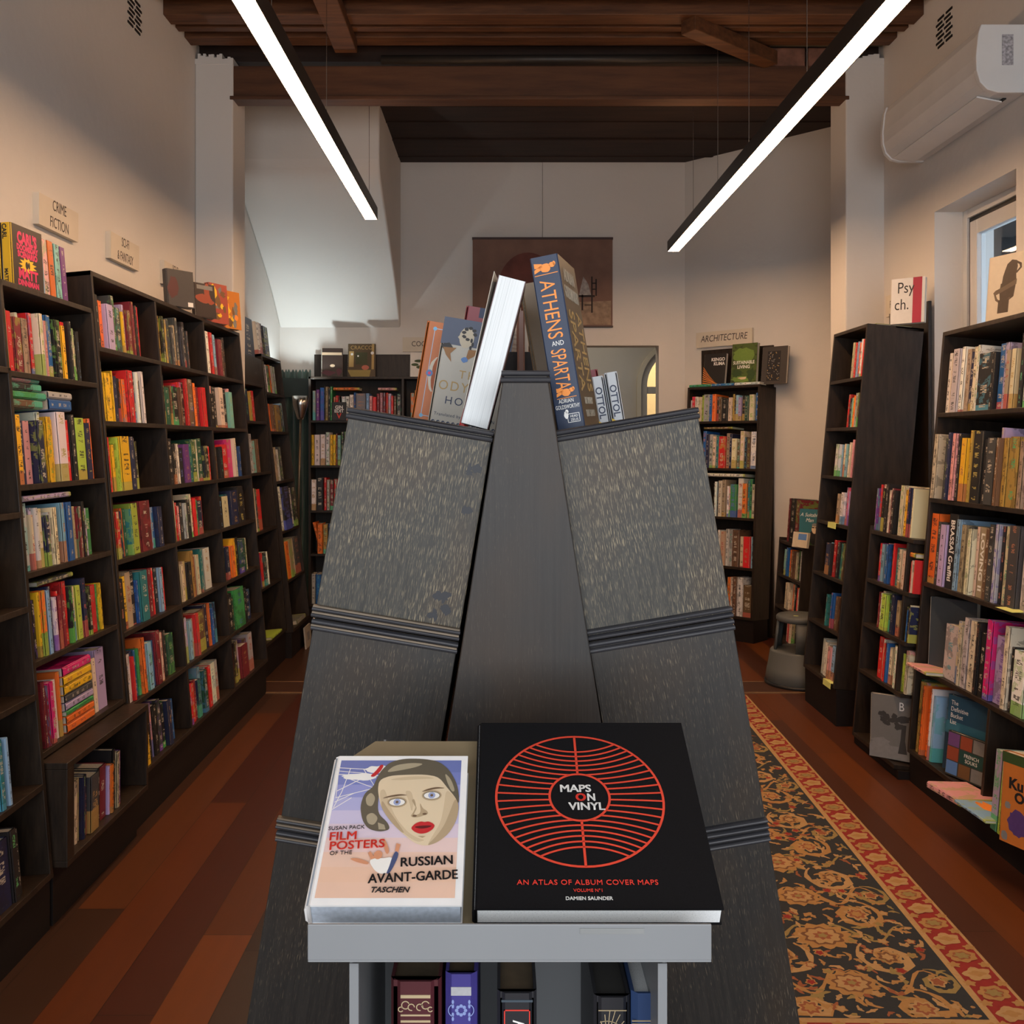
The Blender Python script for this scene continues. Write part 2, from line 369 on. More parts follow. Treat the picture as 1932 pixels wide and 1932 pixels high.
# ceiling: boards, joists, cross beam
g = G().box(XL-0.3, XR+0.32, DF, 6.0, HC+0.09, HC+0.25)
structure(g.obj('ceiling', M_CEIL))
g = G()
for k, d in enumerate((6.0, 6.42, 6.80, 7.13, 7.55, 7.99)):
    e = (6.0, 6.42, 6.80, 7.13, 7.55, 7.99, 8.4)[k+1]
    g.box(XL-0.3, 2.6, d+0.004, e-0.004, HC + 0.006*(k % 2), HC+0.25); g.box(XL-0.3, 2.6, d-0.008, d+0.008, HC-0.006, HC+0.02)
structure(g.obj('ceiling_rear', M_CEIL))
for d0, d1, h0, h1 in ((5.36, 5.49, 2.345, 2.43), (5.56, 5.62, 2.36, 2.43), (5.72, 5.84, 2.37, 2.43), (5.12, 5.24, 2.37, 2.43), (4.82, 4.95, 2.345, 2.43), (4.3, 4.42, 2.345, 2.43), (3.7, 3.82, 2.345, 2.43), (3.0, 3.12, 2.345, 2.43), (2.2, 2.32, 2.345, 2.43), (1.2, 1.32, 2.345, 2.43)):
    structure(G().box(XL, XR, d0, d1, EYE+h0, EYE+h1).obj('ceiling_joist', M_JOIST, bevel=0.004))
structure(G().box(-1.64, 2.10, 5.93, 6.03, 3.597, 3.785).box(-1.64, 2.10, 5.915, 6.04, 3.577, 3.600).obj('ceiling_beam', M_BEAM, bevel=0.004), 'heavy old timber beam spanning between the two pillars')
structure(G().box(-0.975, -0.845, 3.0, 5.75, 3.79, 3.86).obj('ceiling_beam_trimmer', M_JOIST, bevel=0.004))
a, b = Vector((1.03, 5.41, 0)), Vector((1.62, 5.90, 0)); t = (b-a).normalized(); u = Vector((-t.y, t.x, 0))*0.05
structure(G().prism([tuple((a-u)[:2]), tuple((b-u)[:2]), tuple((b+u)[:2]), tuple((a+u)[:2])], 3.77, 3.85).obj('ceiling_beam_brace', M_JOIST, bevel=0.004))
M_BRICK = plain('old_brick', (0.19, 0.085, 0.055), 0.85, vary=0.35, scale=14)
structure(G().box(1.60, 1.84, 5.94, 6.05, 3.785, 3.90).box(1.86, 2.08, 5.94, 6.05, 3.785, 3.90).obj('wall_brick_infill', M_BRICK, bevel=0.006))
M_GPLAST = plain('old_green_plaster', (0.11, 0.115, 0.085), 0.8, vary=0.25, scale=5)
structure(G().box(1.62, 2.3, 5.60, 5.93, 3.90, 3.925).obj('ceiling_patch', M_GPLAST))
o = G().tube([(-0.72, 5.875, 3.80), (1.5, 5.875, 3.805)], 0.026, 12).obj('conduit_pipe', plain('old_steel_pipe', (0.05, 0.045, 0.04), 0.5, 0.6), smooth=True)
tag(o, 'dark old steel pipe running along above the cross beam', 'pipe')

# hall beyond the doorway in the back wall, with an arched door surround
M_HALL = mk_paint('hall_paint', (0.50, 0.47, 0.42))
g = G().box(-0.6, 1.40, 10.2, 10.35, 0, 3.2).box(2.45, 3.2, 10.2, 10.35, 0, 3.2).box(-0.6, 3.2, 8.4, 10.35, 3.2, 3.3)
g.box(-0.75, -0.6, 8.36, 10.35, 0, 3.3).box(3.2, 3.3, 8.36, 13, 0, 3.3)
cxa, rx_, zs = 1.93, 0.53, 2.10
arc = [(cxa - rx_*math.cos(q), zs + 0.50*math.sin(q)) for q in [math.pi*i/24 for i in range(25)]]
v = []; f = []
for x, z in arc: v += [(x, 10.2, z), (x, 10.2, 3.2)]
for i in range(24): f.append((2*i, 2*i+1, 2*i+3, 2*i+2))
g.add(v, f)
structure(g.obj('wall_hall', M_HALL))
structure(G().box(-0.75, 3.3, 8.4, 13, -0.1, 0.0).obj('floor_hall', M_FLOOR))
structure(G().box(0.6, 3.3, 12.2, 12.3, 0, 3.3).box(0.6, 3.3, 10.35, 12.3, 3.2, 3.3).obj('wall_hall_far', mk_paint('warm_room_paint', (0.62, 0.50, 0.32))))
def arch_ring(r0, r1, d0, d1, mat, nm):
    g = G(); n = 24; pts = []
    for i in range(n+1):
        q = math.pi*i/n
        for r in (r0, r1): pts.append((cxa - r*math.cos(q), zs + r*0.50/0.53*math.sin(q)))
    v = [(x, d0, z) for x, z in pts] + [(x, d1, z) for x, z in pts]; m = len(pts); f = []
    for i in range(n):
        a = 2*i
        f += [(a, a+1, a+3, a+2), (m+a, m+a+2, m+a+3, m+a+1), (a, a+2, m+a+2, m+a), (a+1, m+a+1, m+a+3, a+3)]
    g.add(v, f)
    g.box(cxa-r1, cxa-r0, d0, d1, 0, zs).box(cxa+r0, cxa+r1, d0, d1, 0, zs)
    return structure(g.obj(nm, mat))
arch_ring(0.485, 0.53, 10.13, 10.22, mk_paint('cream_moulding', (0.62, 0.56, 0.44)), 'door_1')
arch_ring(0.42, 0.484, 10.16, 10.24, M_HALL, 'door_2')
structure(G().box(cxa-0.42, cxa+0.42, 10.17, 10.23, 2.02, 2.09).obj('trim_2', M_HALL))
area('far_room_warm_fill', (1.9, 11.2, 3.0), (0, 0, 0), 1.2, 1.2, 60, (1.0, 0.80, 0.50))  # added warm area light, makes the room beyond the arch glow yellow
area('hall_fill', (0.7, 9.3, 3.1), (0, 0, 0), 0.8, 0.8, 9, (1.0, 0.88, 0.72))  # added area light that brightens the hall, no fitting stands for it

# ------------------------------------------------------------------ side window
g = G()
xf0, xf1 = 2.46, 2.53
def frame_bars(g, d0, d1, z0, z1, w, x0, x1):
    g.box(x0, x1, d0, d0+w, z0, z1).box(x0, x1, d1-w, d1, z0, z1).box(x0, x1, d0+w, d1-w, z1-w, z1).box(x0, x1, d0+w, d1-w, z0, z0+w)
frame_bars(g, WD0, WD1, WZ0, WZ1, 0.045, xf0, xf1)
wf = structure(g.obj('window_1', M_TRIM, bevel=0.003), 'white sliding window deep in the right wall')
g = G(); frame_bars(g, WD0+0.045, WD1-0.045, WZ0+0.045, WZ1-0.045, 0.025, xf0+0.015, xf1-0.01)
g.obj('window_gasket', M_BLACK, wf)
g = G(); frame_bars(g, WD0+0.07, WD1-0.07, WZ0+0.07, WZ1-0.07, 0.075, xf0+0.005, xf1-0.015)
g.obj('window_sash', M_TRIM, wf, bevel=0.003)
n = N('window_glass'); n.b.inputs['Transmission Weight'].default_value = 1.0; n.b.inputs['IOR'].default_value = 1.45
n.out((0.90, 0.95, 0.95), 0.02); M_GLASS = n.m
G().box(xf0+0.028, xf0+0.034, WD0+0.14, WD1-0.14, WZ0+0.14, WZ1-0.14).obj('window_pane', M_GLASS, wf)
M_CONC = plain('rough_grey_render', (0.13, 0.135, 0.135), 0.9, vary=0.55, scale=3.2)
structure(G().box(2.98, 3.16, 6.02, 6.45, 0, 4.0).box(2.66, 4.6, 5.3, 7.6, 2.90, 3.3).box(3.16, 5.5, 7.4, 7.6, 0, 2.25).obj('wall_outside', M_CONC))
structure(G().box(3.18, 3.25, 6.1, 6.2, 0, 3.4).box(3.42, 3.50, 6.5, 6.6, 0, 3.4).box(3.2, 4.4, 6.45, 6.52, 2.62, 2.72).obj('wall_outside_posts', plain('dark_timber_posts', (0.03, 0.028, 0.026), 0.7)))

# ------------------------------------------------------------------ linear lights
def linear_light(nm, x, d0, d1, z, w, label, wires):
    t = thing(nm, label, 'ceiling light', TR(x, d0, z), 'suspended linear lights')
    L = d1 - d0; hw = w/2; h = 0.075
    g = G().box(-hw-0.004, hw+0.004, 0, L, 0.012, h).box(-hw-0.004, -hw, 0, L, 0, 0.012).box(hw, hw+0.004, 0, L, 0, 0.012).box(-hw-0.004, hw+0.004, L, L+0.004, 0, h).box(-hw-0.004, hw+0.004, -0.004, 0, 0, h)
    g.obj('housing', M_HOUSING, t)
    G().box(-hw, hw, 0.0, L, 0.001, 0.012).obj('diffuser', M_LED, t)
    G().box(-hw*0.7, hw*0.7, 0.0, L, h, h+0.003).obj('uplight_strip', M_LEDUP, t)
    for d in wires:
        G().tube([(0, d-d0, h), (0, d-d0, (HC+0.09 if d < 6 else HC) - z)], 0.0016, 6).obj('suspension_wire', M_CHROME, t)
    return t
linear_light('linear_light', -0.820, 1.9, 6.17, 2.91, 0.073, 'long glowing strip light hung on wires over the left aisle', (2.5, 3.5, 4.6, 6.08))
linear_light('linear_light', 1.262, 2.2, 7.20, 2.91, 0.078, 'long glowing strip light hung on wires over the right aisle', (2.9, 4.05, 5.0, 5.72, 6.45))

# ------------------------------------------------------------------ air conditioner, vents
t = thing('air_conditioner', 'white split air conditioner high on the right wall above the window', 'air conditioner', TR(XR, 4.30, 0))
prof = [(0, 3.045), (-0.13, 3.045), (-0.175, 3.058), (-0.205, 3.09), (-0.22, 3.14), (-0.222, 3.20), (-0.212, 3.30), (-0.20, 3.335), (0, 3.335)]
g = G().prism(prof, 0.03, 1.06, 'y'); g.obj('body', M_ACW, t, bevel=0.004)
prof2 = [(0, 3.04), (-0.13, 3.04), (-0.178, 3.053), (-0.21, 3.086), (-0.226, 3.14), (-0.228, 3.20), (-0.218, 3.30), (-0.205, 3.34), (0, 3.34)]
G().prism(prof2, 0.0, 0.03, 'y').obj('end_cap', M_ACW, t, bevel=0.004)
G().prism(prof2, 1.06, 1.09, 'y').obj('end_cap', M_ACW, t, bevel=0.004)
G().prism([(-0.185, 3.052), (-0.075, 3.030), (-0.075, 3.024), (-0.19, 3.046)], 0.08, 1.0, 'y').obj('louvre', M_ACW, t)
G().box(-0.07, -0.055, 0.08, 1.0, 3.038, 3.044).obj('outlet_slot', M_BLACK, t)
M_LBL = plain('rating_sticker', (0.42, 0.41, 0.44), 0.6, vary=0.5, scale=90)
G().box(-0.115, -0.065, -0.001, 0.0, 3.16, 3.295).obj('rating_sticker', M_LBL, t)
for x, d, nm, lab in ((XL+0.002, 4.85, 1, 'small slotted wall vent high on the left wall'), (XR-0.002, 5.02, -1, 'small slotted wall vent on the right wall above the air conditioner')):
    g = G()
    for r in range(7):
        for c in range(2):
            o0 = c*0.095 + (0.02 if r % 2 else 0)
            g.box(x-0.002, x+0.002, d+o0, d+o0+0.07, 3.585+r*0.024, 3.597+r*0.024)
    o = g.obj('wall_vent', M_BLACK); tag(o, lab, 'vent')

# ------------------------------------------------------------------ painting on the back wall
def mk_painting():
    n = N('aged_canvas'); v = n.noise(n.coord('Object', (1, 1, 1)), 4, 5); v2 = n.noise(n.coord('Object', (14, 14, 14)), 6, 4)
    c = n.ramp(v, [(0.3, (0.15, 0.082, 0.065)), (0.7, (0.25, 0.145, 0.11))])
    return n.out(n.mix(n.math('MULTIPLY', v2, 0.35), c, (0.27, 0.165, 0.12)), 0.7, spec=0.2)
px0, px1, pz0, pz1 = -0.239, 0.924, 2.468, 3.215
t = thing('painting', 'brown and red canvas painting with a pale chair, hung on the back wall', 'painting', TR(px0, DB-0.03, pz0))
wP, hP = px1-px0, pz1-pz0
G().box(0, wP, 0, 0.028, 0, hP).obj('canvas', mk_painting(), t)
G().box(-0.004, wP+0.004, -0.006, 0.028, hP-0.018, hP).box(-0.004, wP+0.004, -0.003, 0.028, 0, 0.012).obj('batten', plain('reddish_batten', (0.060, 0.028, 0.024), 0.5), t)
M_P1 = plain('dull_red_paint', (0.16, 0.048, 0.034), 0.7, vary=0.3); M_P2 = plain('sand_paint', (0.32, 0.22, 0.15), 0.7, vary=0.3, scale=20)
M_P3 = plain('grey_paint_dabs', (0.34, 0.31, 0.29), 0.7, vary=0.4, scale=20); M_P4 = plain('dark_paint', (0.030, 0.019, 0.016), 0.7)
g = G()
arch = [(0.22, -0.0)] + [(0.46 - 0.25*math.cos(math.pi*k/20), 0.30 + 0.30*math.sin(math.pi*k/20)) for k in range(21)] + [(0.71, 0.0)]
g.prism([(a, b+0.02) for a, b in arch], -0.0015, 0.0, 'y', 0)
g.prism([(0.70, 0.02), (1.15, 0.02), (1.15, 0.22), (0.70, 0.20)], -0.001, 0.0, 'y', 1)
for a in ((0.905, 0.14, 0.013, 0.13), (0.985, 0.12, 0.013, 0.13), (0.88, 0.25, 0.135, 0.016), (0.985, 0.26, 0.012, 0.16), (1.02, 0.26, 0.012, 0.14), (0.99, 0.36, 0.04, 0.01), (0.99, 0.31, 0.04, 0.01), (0.93, 0.18, 0.06, 0.008)):
    g.prism([(a[0], a[1]), (a[0]+a[2], a[1]), (a[0]+a[2], a[1]+a[3]), (a[0], a[1]+a[3])], -0.003, 0, 'y', 3)
g.prism([(0.885, 0.266), (0.985, 0.266), (0.96, 0.36), (0.92, 0.42), (0.90, 0.34)], -0.0025, 0, 'y', 2)
g.obj('painted_scene', [M_P1, M_P2, M_P3, M_P4], t)
G().tube([(wP/2, 0.012, hP), (wP/2, 0.012, HC-pz0)], 0.0012, 5).obj('hanging_wire', M_HOUSING, t)

# ------------------------------------------------------------------ category signs
def sign(nm, label, M, w, h, th, lines, size, sx=0.8, shear=0.0):
    t = thing(nm, label, 'sign', M, 'cream category signs on the walls')
    G().box(0, w, 0, h, 0, th, 0).obj('board', M_SIGN, t)
    bits = [(s, w/2, h*0.5 + (len(lines)/2 - i - 0.72)*size*1.12, size, dict(align='CENTER', sx=sx, shear=shear, bold=0.0)) for i, s in enumerate(lines)]
    lettering(bits, TR(0, 0, th+0.0004), M_SIGNINK, t)
    return t
def left_wall(d, z): return basis((0, 1, 0), (0, 0, 1), (1, 0, 0), (XL, d, z))
sign('wall_sign', 'cream sign reading CRIME FICTION on the left wall', left_wall(3.87, 2.368), 0.36, 0.125, 0.025, ['CRIME', 'FICTION'], 0.062, 0.72)
sign('wall_sign', 'cream sign reading SCI-FI & FANTASY, fully visible on the left wall', left_wall(4.58, 2.368), 0.36, 0.125, 0.025, ['SCI-FI', '& FANTASY'], 0.062, 0.62)
sign('wall_sign', 'cream sign reading SCI-FI & FANTASY partly behind books beside the left pillar', left_wall(5.31, 2.368), 0.36, 0.125, 0.025, ['SCI-FI', '& FANTASY'], 0.062, 0.62)
sign('wall_sign', 'cream sign beginning COO on the back wall over the cookery books', basis((1, 0, 0), (0, 0, 1), (0, -1, 0), (X_at(760, DB), DB, 2.265)), 0.40, 0.12, 0.02, ['COOKING'], 0.062, 0.85)
sign('wall_sign', 'cream sign reading ARCHITECTURE on the angled back wall', basis((0.703, -0.711, 0), (0, 0, 1), (-0.711, -0.703, 0), (1.62, 8.085, 2.285)), 0.52, 0.125, 0.025, ['ARCHITECTURE'], 0.075, 0.80, 0.18)
sign('wall_sign', 'cream sign beginning PSY, mostly hidden behind a white book on the right wall', basis((0, -1, 0), (0, 0, 1), (-1, 0, 0), (XR, 5.83, 2.25)), 0.36, 0.125, 0.025, ['PSYCHOLOGY'], 0.060, 0.62, 0.15)

# ------------------------------------------------------------------ curtain, floor lamp
def mk_curtain():
    n = N('dark_green_velvet'); v = n.noise(n.coord('Object', (9, 9, 1)), 2, 3)
    n.b.inputs['Sheen Weight'].default_value = 0.3
    return n.out(n.ramp(v, [(0.3, (0.022, 0.050, 0.042)), (0.7, (0.070, 0.135, 0.115))]), 0.6)
v = []; f = []; nx, nz = 90, 16
for j in range(nz+1):
    for i in range(nx+1):
        a = i/nx; zz = 0.02 + (2.10-0.02)*j/nz
        amp = 0.028 + 0.010*math.sin(3*j)
        if j >= nz-1: amp *= 0.5
        v.append((-1.84 + 0.27*a, 8.08 - amp*math.sin(a*26 + 0.4*math.sin(j*0.6)) - 0.01*math.sin(a*13+j), zz + (0.012*math.sin(a*60) if j == nz else 0)))
for j in range(nz):
    for i in range(nx): f.append((j*(nx+1)+i, j*(nx+1)+i+1, (j+1)*(nx+1)+i+1, (j+1)*(nx+1)+i))
o = mesh_obj('curtain', v, f, mk_curtain(), smooth=True); s = o.modifiers.new('thick', 'SOLIDIFY'); s.thickness = 0.004
tag(o, 'dark green velvet curtain hanging in the back left corner', 'curtain')
G().prism([(-1.84, 1.88), (-1.568, 1.88), (-1.568, 2.03), (-1.84, 2.04)], 8.005, 8.02, 'y').obj('pelmet', plain('dark_green_velvet_band', (0.014, 0.026, 0.024), 0.6, vary=0.3), o)
lx, ld = X_at(566, 7.7), 7.72
t = thing('floor_lamp', 'steel uplighter floor lamp with a cone shade in the back left corner', 'floor lamp', TR(lx, ld, 0))
G().lathe([(0.0, 1.69), (0.022, 1.69), (0.03, 1.71), (0.058, 1.80), (0.066, 1.875), (0.063, 1.875), (0.05, 1.80), (0.02, 1.72), (0.0, 1.72)], 28).obj('lamp_shade', M_CHROME, t, True)
G().tube([(0, 0, 1.69), (-0.012, 0, 1.2), (-0.03, 0, 0.04)], 0.009, 10).obj('pole', plain('dull_brass_pole', (0.20, 0.15, 0.10), 0.35, 0.8), t, True)
G().lathe([(0.0, 0.0), (0.14, 0.0), (0.14, 0.02), (0.02, 0.035), (0.0, 0.035)], 28).obj('base', M_BLACK, t, True)
G().lathe([(0.0, 1.735), (0.014, 1.735), (0.026, 1.76), (0.026, 1.785), (0.012, 1.81), (0.0, 1.812)], 16).obj('bulb', emit('cool_white_bulb', (0.86, 0.97, 1.0), 60.0), t, True)
sl = bpy.data.lights.new('lamp_beam', 'SPOT'); sl.energy = 22; sl.spot_size = math.radians(118); sl.spot_blend = 0.35; sl.shadow_soft_size = 0.025; sl.color = (0.84, 0.97, 1.0)
so = link(bpy.data.objects.new('lamp_beam', sl)); so.location = (0, 0, 1.83); so.rotation_euler = (math.radians(180), 0, 0); so.parent = t
# ------------------------------------------------------------------ books
PAL = {'k': (0.016, 0.015, 0.016), 'd': (0.055, 0.060, 0.066), 'g': (0.18, 0.18, 0.18), 's': (0.44, 0.45, 0.46), 'w': (0.74, 0.73, 0.70),
       'c': (0.66, 0.57, 0.42), 't': (0.40, 0.31, 0.21), 'b': (0.14, 0.075, 0.040), 'm': (0.20, 0.018, 0.030), 'r': (0.62, 0.022, 0.025),
       'o': (0.78, 0.17, 0.025), 'y': (0.82, 0.50, 0.02), 'l': (0.40, 0.55, 0.07), 'e': (0.05, 0.30, 0.085), 'f': (0.018, 0.085, 0.050),
       'q': (0.022, 0.17, 0.18), 'a': (0.22, 0.50, 0.48), 'u': (0.020, 0.11, 0.36), 'n': (0.016, 0.022, 0.070), 'v': (0.24, 0.42, 0.62),
       'p': (0.15, 0.045, 0.24), 'x': (0.44, 0.36, 0.58), 'i': (0.70, 0.34, 0.36), 'h': (0.68, 0.022, 0.20), 'z': (0.42, 0.27, 0.06)}
PNAME = {'k': 'black', 'd': 'charcoal', 'g': 'grey', 's': 'pale grey', 'w': 'white', 'c': 'cream', 't': 'tan', 'b': 'brown', 'm': 'maroon', 'r': 'red',
         'o': 'orange', 'y': 'yellow', 'l': 'lime green', 'e': 'green', 'f': 'dark green', 'q': 'teal', 'a': 'pale teal', 'u': 'blue', 'n': 'navy', 'v': 'light blue',
         'p': 'purple', 'x': 'lavender', 'i': 'pink', 'h': 'magenta', 'z': 'mustard'}
ORD = 'first second third fourth fifth sixth seventh eighth ninth tenth eleventh twelfth thirteenth fourteenth fifteenth sixteenth seventeenth eighteenth nineteenth twentieth'.split()
ORD += ['twenty-' + x for x in ORD[:9]] + ['thirtieth']

def cover_geo(t, d, h, b=0.002, c=None):
    c = min(t*0.22, 0.006) if c is None else c
    b = min(b, t*0.2)
    p = [(c, 0), (t-c, 0), (t, c), (t, d), (t-b, d), (t-b, b), (b, b), (b, d), (0, d), (0, c)]
    n = len(p)
    v = [(x, y, 0) for x, y in p] + [(x, y, h) for x, y in p]
    f = [(i, (i+1) % n, n+(i+1) % n, n+i) for i in range(n)]
    f += [(0, 9, 7, 6, 5, 2, 1)[::1], (2, 5, 4, 3), (9, 8, 7)]     # foot, split into convex-ish pieces
    f[n] = (9, 6, 5, 2, 1, 0); f[n+1] = (2, 5, 4, 3); f[n+2] = (6, 9, 8, 7)
    f += [tuple(q + n for q in reversed(f[n])), tuple(q + n for q in reversed(f[n+1])), tuple(q + n for q in reversed(f[n+2]))]
    uv = []
    for i, q in enumerate(f):
        for k in q:
            x, y, z = v[k]
            if i in (0, 1, 9): uv.append((x/t, z))
            else: uv.append((2 + y/d, z))
    return v, f, uv
def page_geo(t, d, h, b=0.002, inset=0.003):
    b = min(b, t*0.2)
    x0, x1, y0, y1, z0, z1 = b, t-b, b, d-inset, inset*0.6, h-inset
    v = [(x0,y0,z0),(x1,y0,z0),(x1,y1,z0),(x0,y1,z0),(x0,y0,z1),(x1,y0,z1),(x1,y1,z1),(x0,y1,z1)]
    return v, [(0,3,2,1),(4,5,6,7),(0,1,5,4),(1,2,6,5),(2,3,7,6),(3,0,4,7)]
def attrs(me, uv, cols, rnds):
    l = me.uv_layers.new(name='uv')
    l.data.foreach_set('uv', [q for p in uv for q in p])
    a = me.attributes.new('col', 'FLOAT_COLOR', 'FACE'); a.data.foreach_set('color', [q for c in cols for q in (*c, 1.0)])
    a = me.attributes.new('rnd', 'FLOAT', 'FACE'); a.data.foreach_set('value', rnds)
def vary(c, rnd, k=0.16):
    f = 1 + rnd.uniform(-k, k)
    return tuple(max(0.004, min(0.9, x*f*(1+rnd.uniform(-k, k)*0.5))) for x in c)
def book(label, M, t, d, h, col, rnd=0.5, group=None, cover=None, pages=None, b=0.002, inset=0.003, c=None):
    v, f, uv = cover_geo(t, d, h, b, c)
    o = mesh_obj('book', v, f, cover or M_COVER); attrs(o.data, uv, [col]*len(f), [rnd]*len(f))
    o.matrix_world = M; tag(o, label, 'book', group)
    v, f = page_geo(t, d, h, b, inset); mesh_obj('page_block', v, f, pages or M_PAGES, o)
    return o

QUEUE = []          # every shelved book: (size in the picture, maker)
class Case:
    """a wall bookcase: a stack of boxes tilted back by theta on a plinth, a plank behind; s along it, n into the wall"""
    def __init__(s, label, O, ang, theta, n0, z0, width, group, cat='bookcase'):
        s.root = thing('bookcase', label, cat, TR(*O) @ RZ(ang), 'dark stained bookcases along the walls')
        s.M = TR(*O) @ RZ(ang); s.th = math.radians(theta); s.n0 = n0; s.z0 = z0; s.w = width; s.group = group
        s.S = (s.M.to_3x3() @ Vector((1, 0, 0))); s.N = (s.M.to_3x3() @ Vector((0, 1, 0))); s.O = Vector(O)
    def T(s):        # (s, q, p) tilted frame -> case frame
        return TR(0, s.n0, s.z0) @ Matrix.Rotation(-s.th, 4, 'X')
    def p(s, z): return (z - s.z0)/math.cos(s.th)
    def part(s, name, boxes, mat, bevel=0.0015):
        g = G(); T = s.T()
        for b in boxes: g.box(*b, 0, T)
        return g.obj(name, mat, s.root, bevel=bevel)
    def s_of(s, px, z, extra=0.0):
        n = s.n0 + s.p(z)*math.sin(s.th) + extra
        P = s.O + s.N*n; k = (px - CX)/F
        return (k*P.y - P.x)/(s.S.x - k*s.S.y)
    def build(s, ztop, zs, depth, bays=(), th=0.019, side0=True, side1=True, backn=None, riser=0.0, plinth=True, top=True, s0=0.0, s1=None, pl_in=0.012):
        s1 = s.w if s1 is None else s1; T = s.T()
        s.bounds = sorted([s0 + (th if side0 else 0), s1 - (th if side1 else 0)] + [x for b in bays for x in (b-th/2, b+th/2)])
        P = s.p(ztop); pb = s.p(zs[-1]) - th
        if side0: s.part('side_panel', [(s0, s0+th, 0, depth, pb, P)], M_CASE)
        if side1: s.part('side_panel', [(s1-th, s1, 0, depth, pb, P)], M_CASE)
        if top: s.part('top_board', [(s0, s1, 0.0, depth, P-th, P)], M_CASE)
        for z in zs: s.part('shelf', [(s0+th, s1-th, 0.0, depth-0.008, s.p(z)-th, s.p(z))], M_CASE)
        for b in bays: s.part('divider', [(b-th/2, b+th/2, 0.001, depth-0.008, pb+th, P-th)], M_CASE)
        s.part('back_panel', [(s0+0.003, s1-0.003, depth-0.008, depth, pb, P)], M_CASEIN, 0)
        zb = s.z0 + pb*math.cos(s.th)
        if plinth:
            n1 = s.n0 + pb*math.sin(s.th)
            tb = math.tan(s.th); ya, yb = n1 + pl_in, n1 + depth - 0.02
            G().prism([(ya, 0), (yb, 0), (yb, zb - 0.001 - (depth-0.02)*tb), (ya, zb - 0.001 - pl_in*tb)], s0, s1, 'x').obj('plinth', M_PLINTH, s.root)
        if backn is not None:
            G().box(s0+0.002, s1-0.002, backn, backn+0.018, 0, ztop+riser).obj('back_plank', M_CASE, s.root, bevel=0.002)
    def row(s, where, z, clear, px0, px1, spec, hmin=0.62, hmax=0.88, seed=0, dmin=0.12, dmax=0.20, extra=0.0, end='near end', sb=(0.004, 0.03), upright=False):
        rnd = random.Random(seed + int(z*1000) + int(px0)*7)
        toks = spec.split(); tot = sum(int(q[1:]) for q in toks)
        a, b = s.s_of(px0, z, extra), s.s_of(px1, z, extra)
        m_ = (a+b)/2
        lo = max([x for x in s.bounds[0::2] if x <= m_] or [s.bounds[0]]); hi = min([x for x in s.bounds[1::2] if x >= m_] or [s.bounds[-1]])
        a, b = max(a, lo + 0.001), min(b, hi - 0.001); cur = a
        for i, q in enumerate(toks):
            t = (b-a)*int(q[1:])/tot; col = PAL[q[0]]
            h = clear*rnd.uniform(hmin, hmax)
            if rnd.random() < 0.25 and i: h = ph*rnd.uniform(0.98, 1.01)
            ph = min(h, clear*0.97); h = ph
            d = rnd.uniform(dmin, dmax); off = rnd.uniform(*sb) + extra
            tt = t*0.985
            M = s.M @ s.T() @ TR(cur, off, s.p(z) + 0.0006) if not upright else s.M @ TR(cur, off, z + 0.0006)
            c = M.to_translation(); dist = max(1.0, c.y); view = Vector((c.x, c.y, c.z-EYE)).normalized()
            nrm = -(s.N); cosv = max(0.05, abs(view.dot(nrm)))
            size = (F/dist)**2*(tt*cosv + 0.25*d*abs(view.dot(s.S)))*h
            w = tt/h
            adj = 'slim' if tt < 0.02 else ('thick' if tt > 0.042 else '')
            tall = 'tall' if h > clear*0.85 else ('short' if h < clear*0.66 else '')
            nm = ' '.join(x for x in (tall or adj, PNAME[q[0]], 'book') if x)
            lab = f"{nm}, {ORD[min(i,29)]} from the {end}, {where}"
            if len(lab.replace(',', ' ').split()) > 16: lab = lab.replace(nm, PNAME[q[0]] + ' book', 1).replace(' from the ', ' from ')
            QUEUE.append((size, lab, M, tt, d, h, vary(col, rnd), rnd.random(), s.group))
            cur += t
    def flat(s, label, z, sc, wid, thick, depth, q, off=0.01, tilt=0, rnd=0.3):
        """a book lying flat, spine towards the room; z is the height under it, sc its start along the shelf"""
        M = s.M @ s.T() @ TR(sc + wid, off, s.p(z)) @ RZ(tilt) @ basis((0, 0, 1), (0, 1, 0), (-1, 0, 0), (0, 0, 0))
        return book(label, M, thick, depth, wid, PAL[q], rnd, s.group)

# ---- left wall: crime fiction unit (A), fantasy run of three bays (B), nearest unit (N)
GA = 'books on the crime fiction shelves'; GB = 'books on the fantasy shelves'; GN = 'books on the nearest left shelves'
zA = [1.73, 1.37, 1.094, 0.814, 0.53]
A = Case('dark bookcase under the CRIME FICTION sign on the left wall', (-1.435, 3.05, 0), 90, 4.8, 0.0, 0.50, 0.70, GA)
A.build(2.015, zA, 0.27, backn=0.375, plinth=False)
# bottom box of that unit stands forward
g = G(); g.box(0, 0.70, -0.085, 0.34, 0.18, 0.20).box(0, 0.70, -0.085, 0.34, 0.485, 0.506).box(0, 0.05, -0.085, 0.34, 0.20, 0.485).box(0.68, 0.70, -0.085, 0.34, 0.20, 0.485).box(0.05, 0.68, 0.33, 0.34, 0.20, 0.485)
g.obj('base_box', M_CASE, A.root, bevel=0.002)
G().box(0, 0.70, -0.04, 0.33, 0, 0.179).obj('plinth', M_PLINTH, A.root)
A.row('first shelf of crime fiction bookcase', 1.73, 0.262, -4, 163, 't2 r5 c2 m7 c2 t6 m4 r4 c4 w3 v3 i3 u5 k6 y4 r5 k3 c3 k3 k3', 0.66, 0.86)
A.row('second shelf of crime fiction bookcase', 1.37, 0.335, 45, 188, 'y4 n4 i5 n5 w3 y4 y4 w7 r3 k4 l8 n5 o3', 0.60, 0.72)
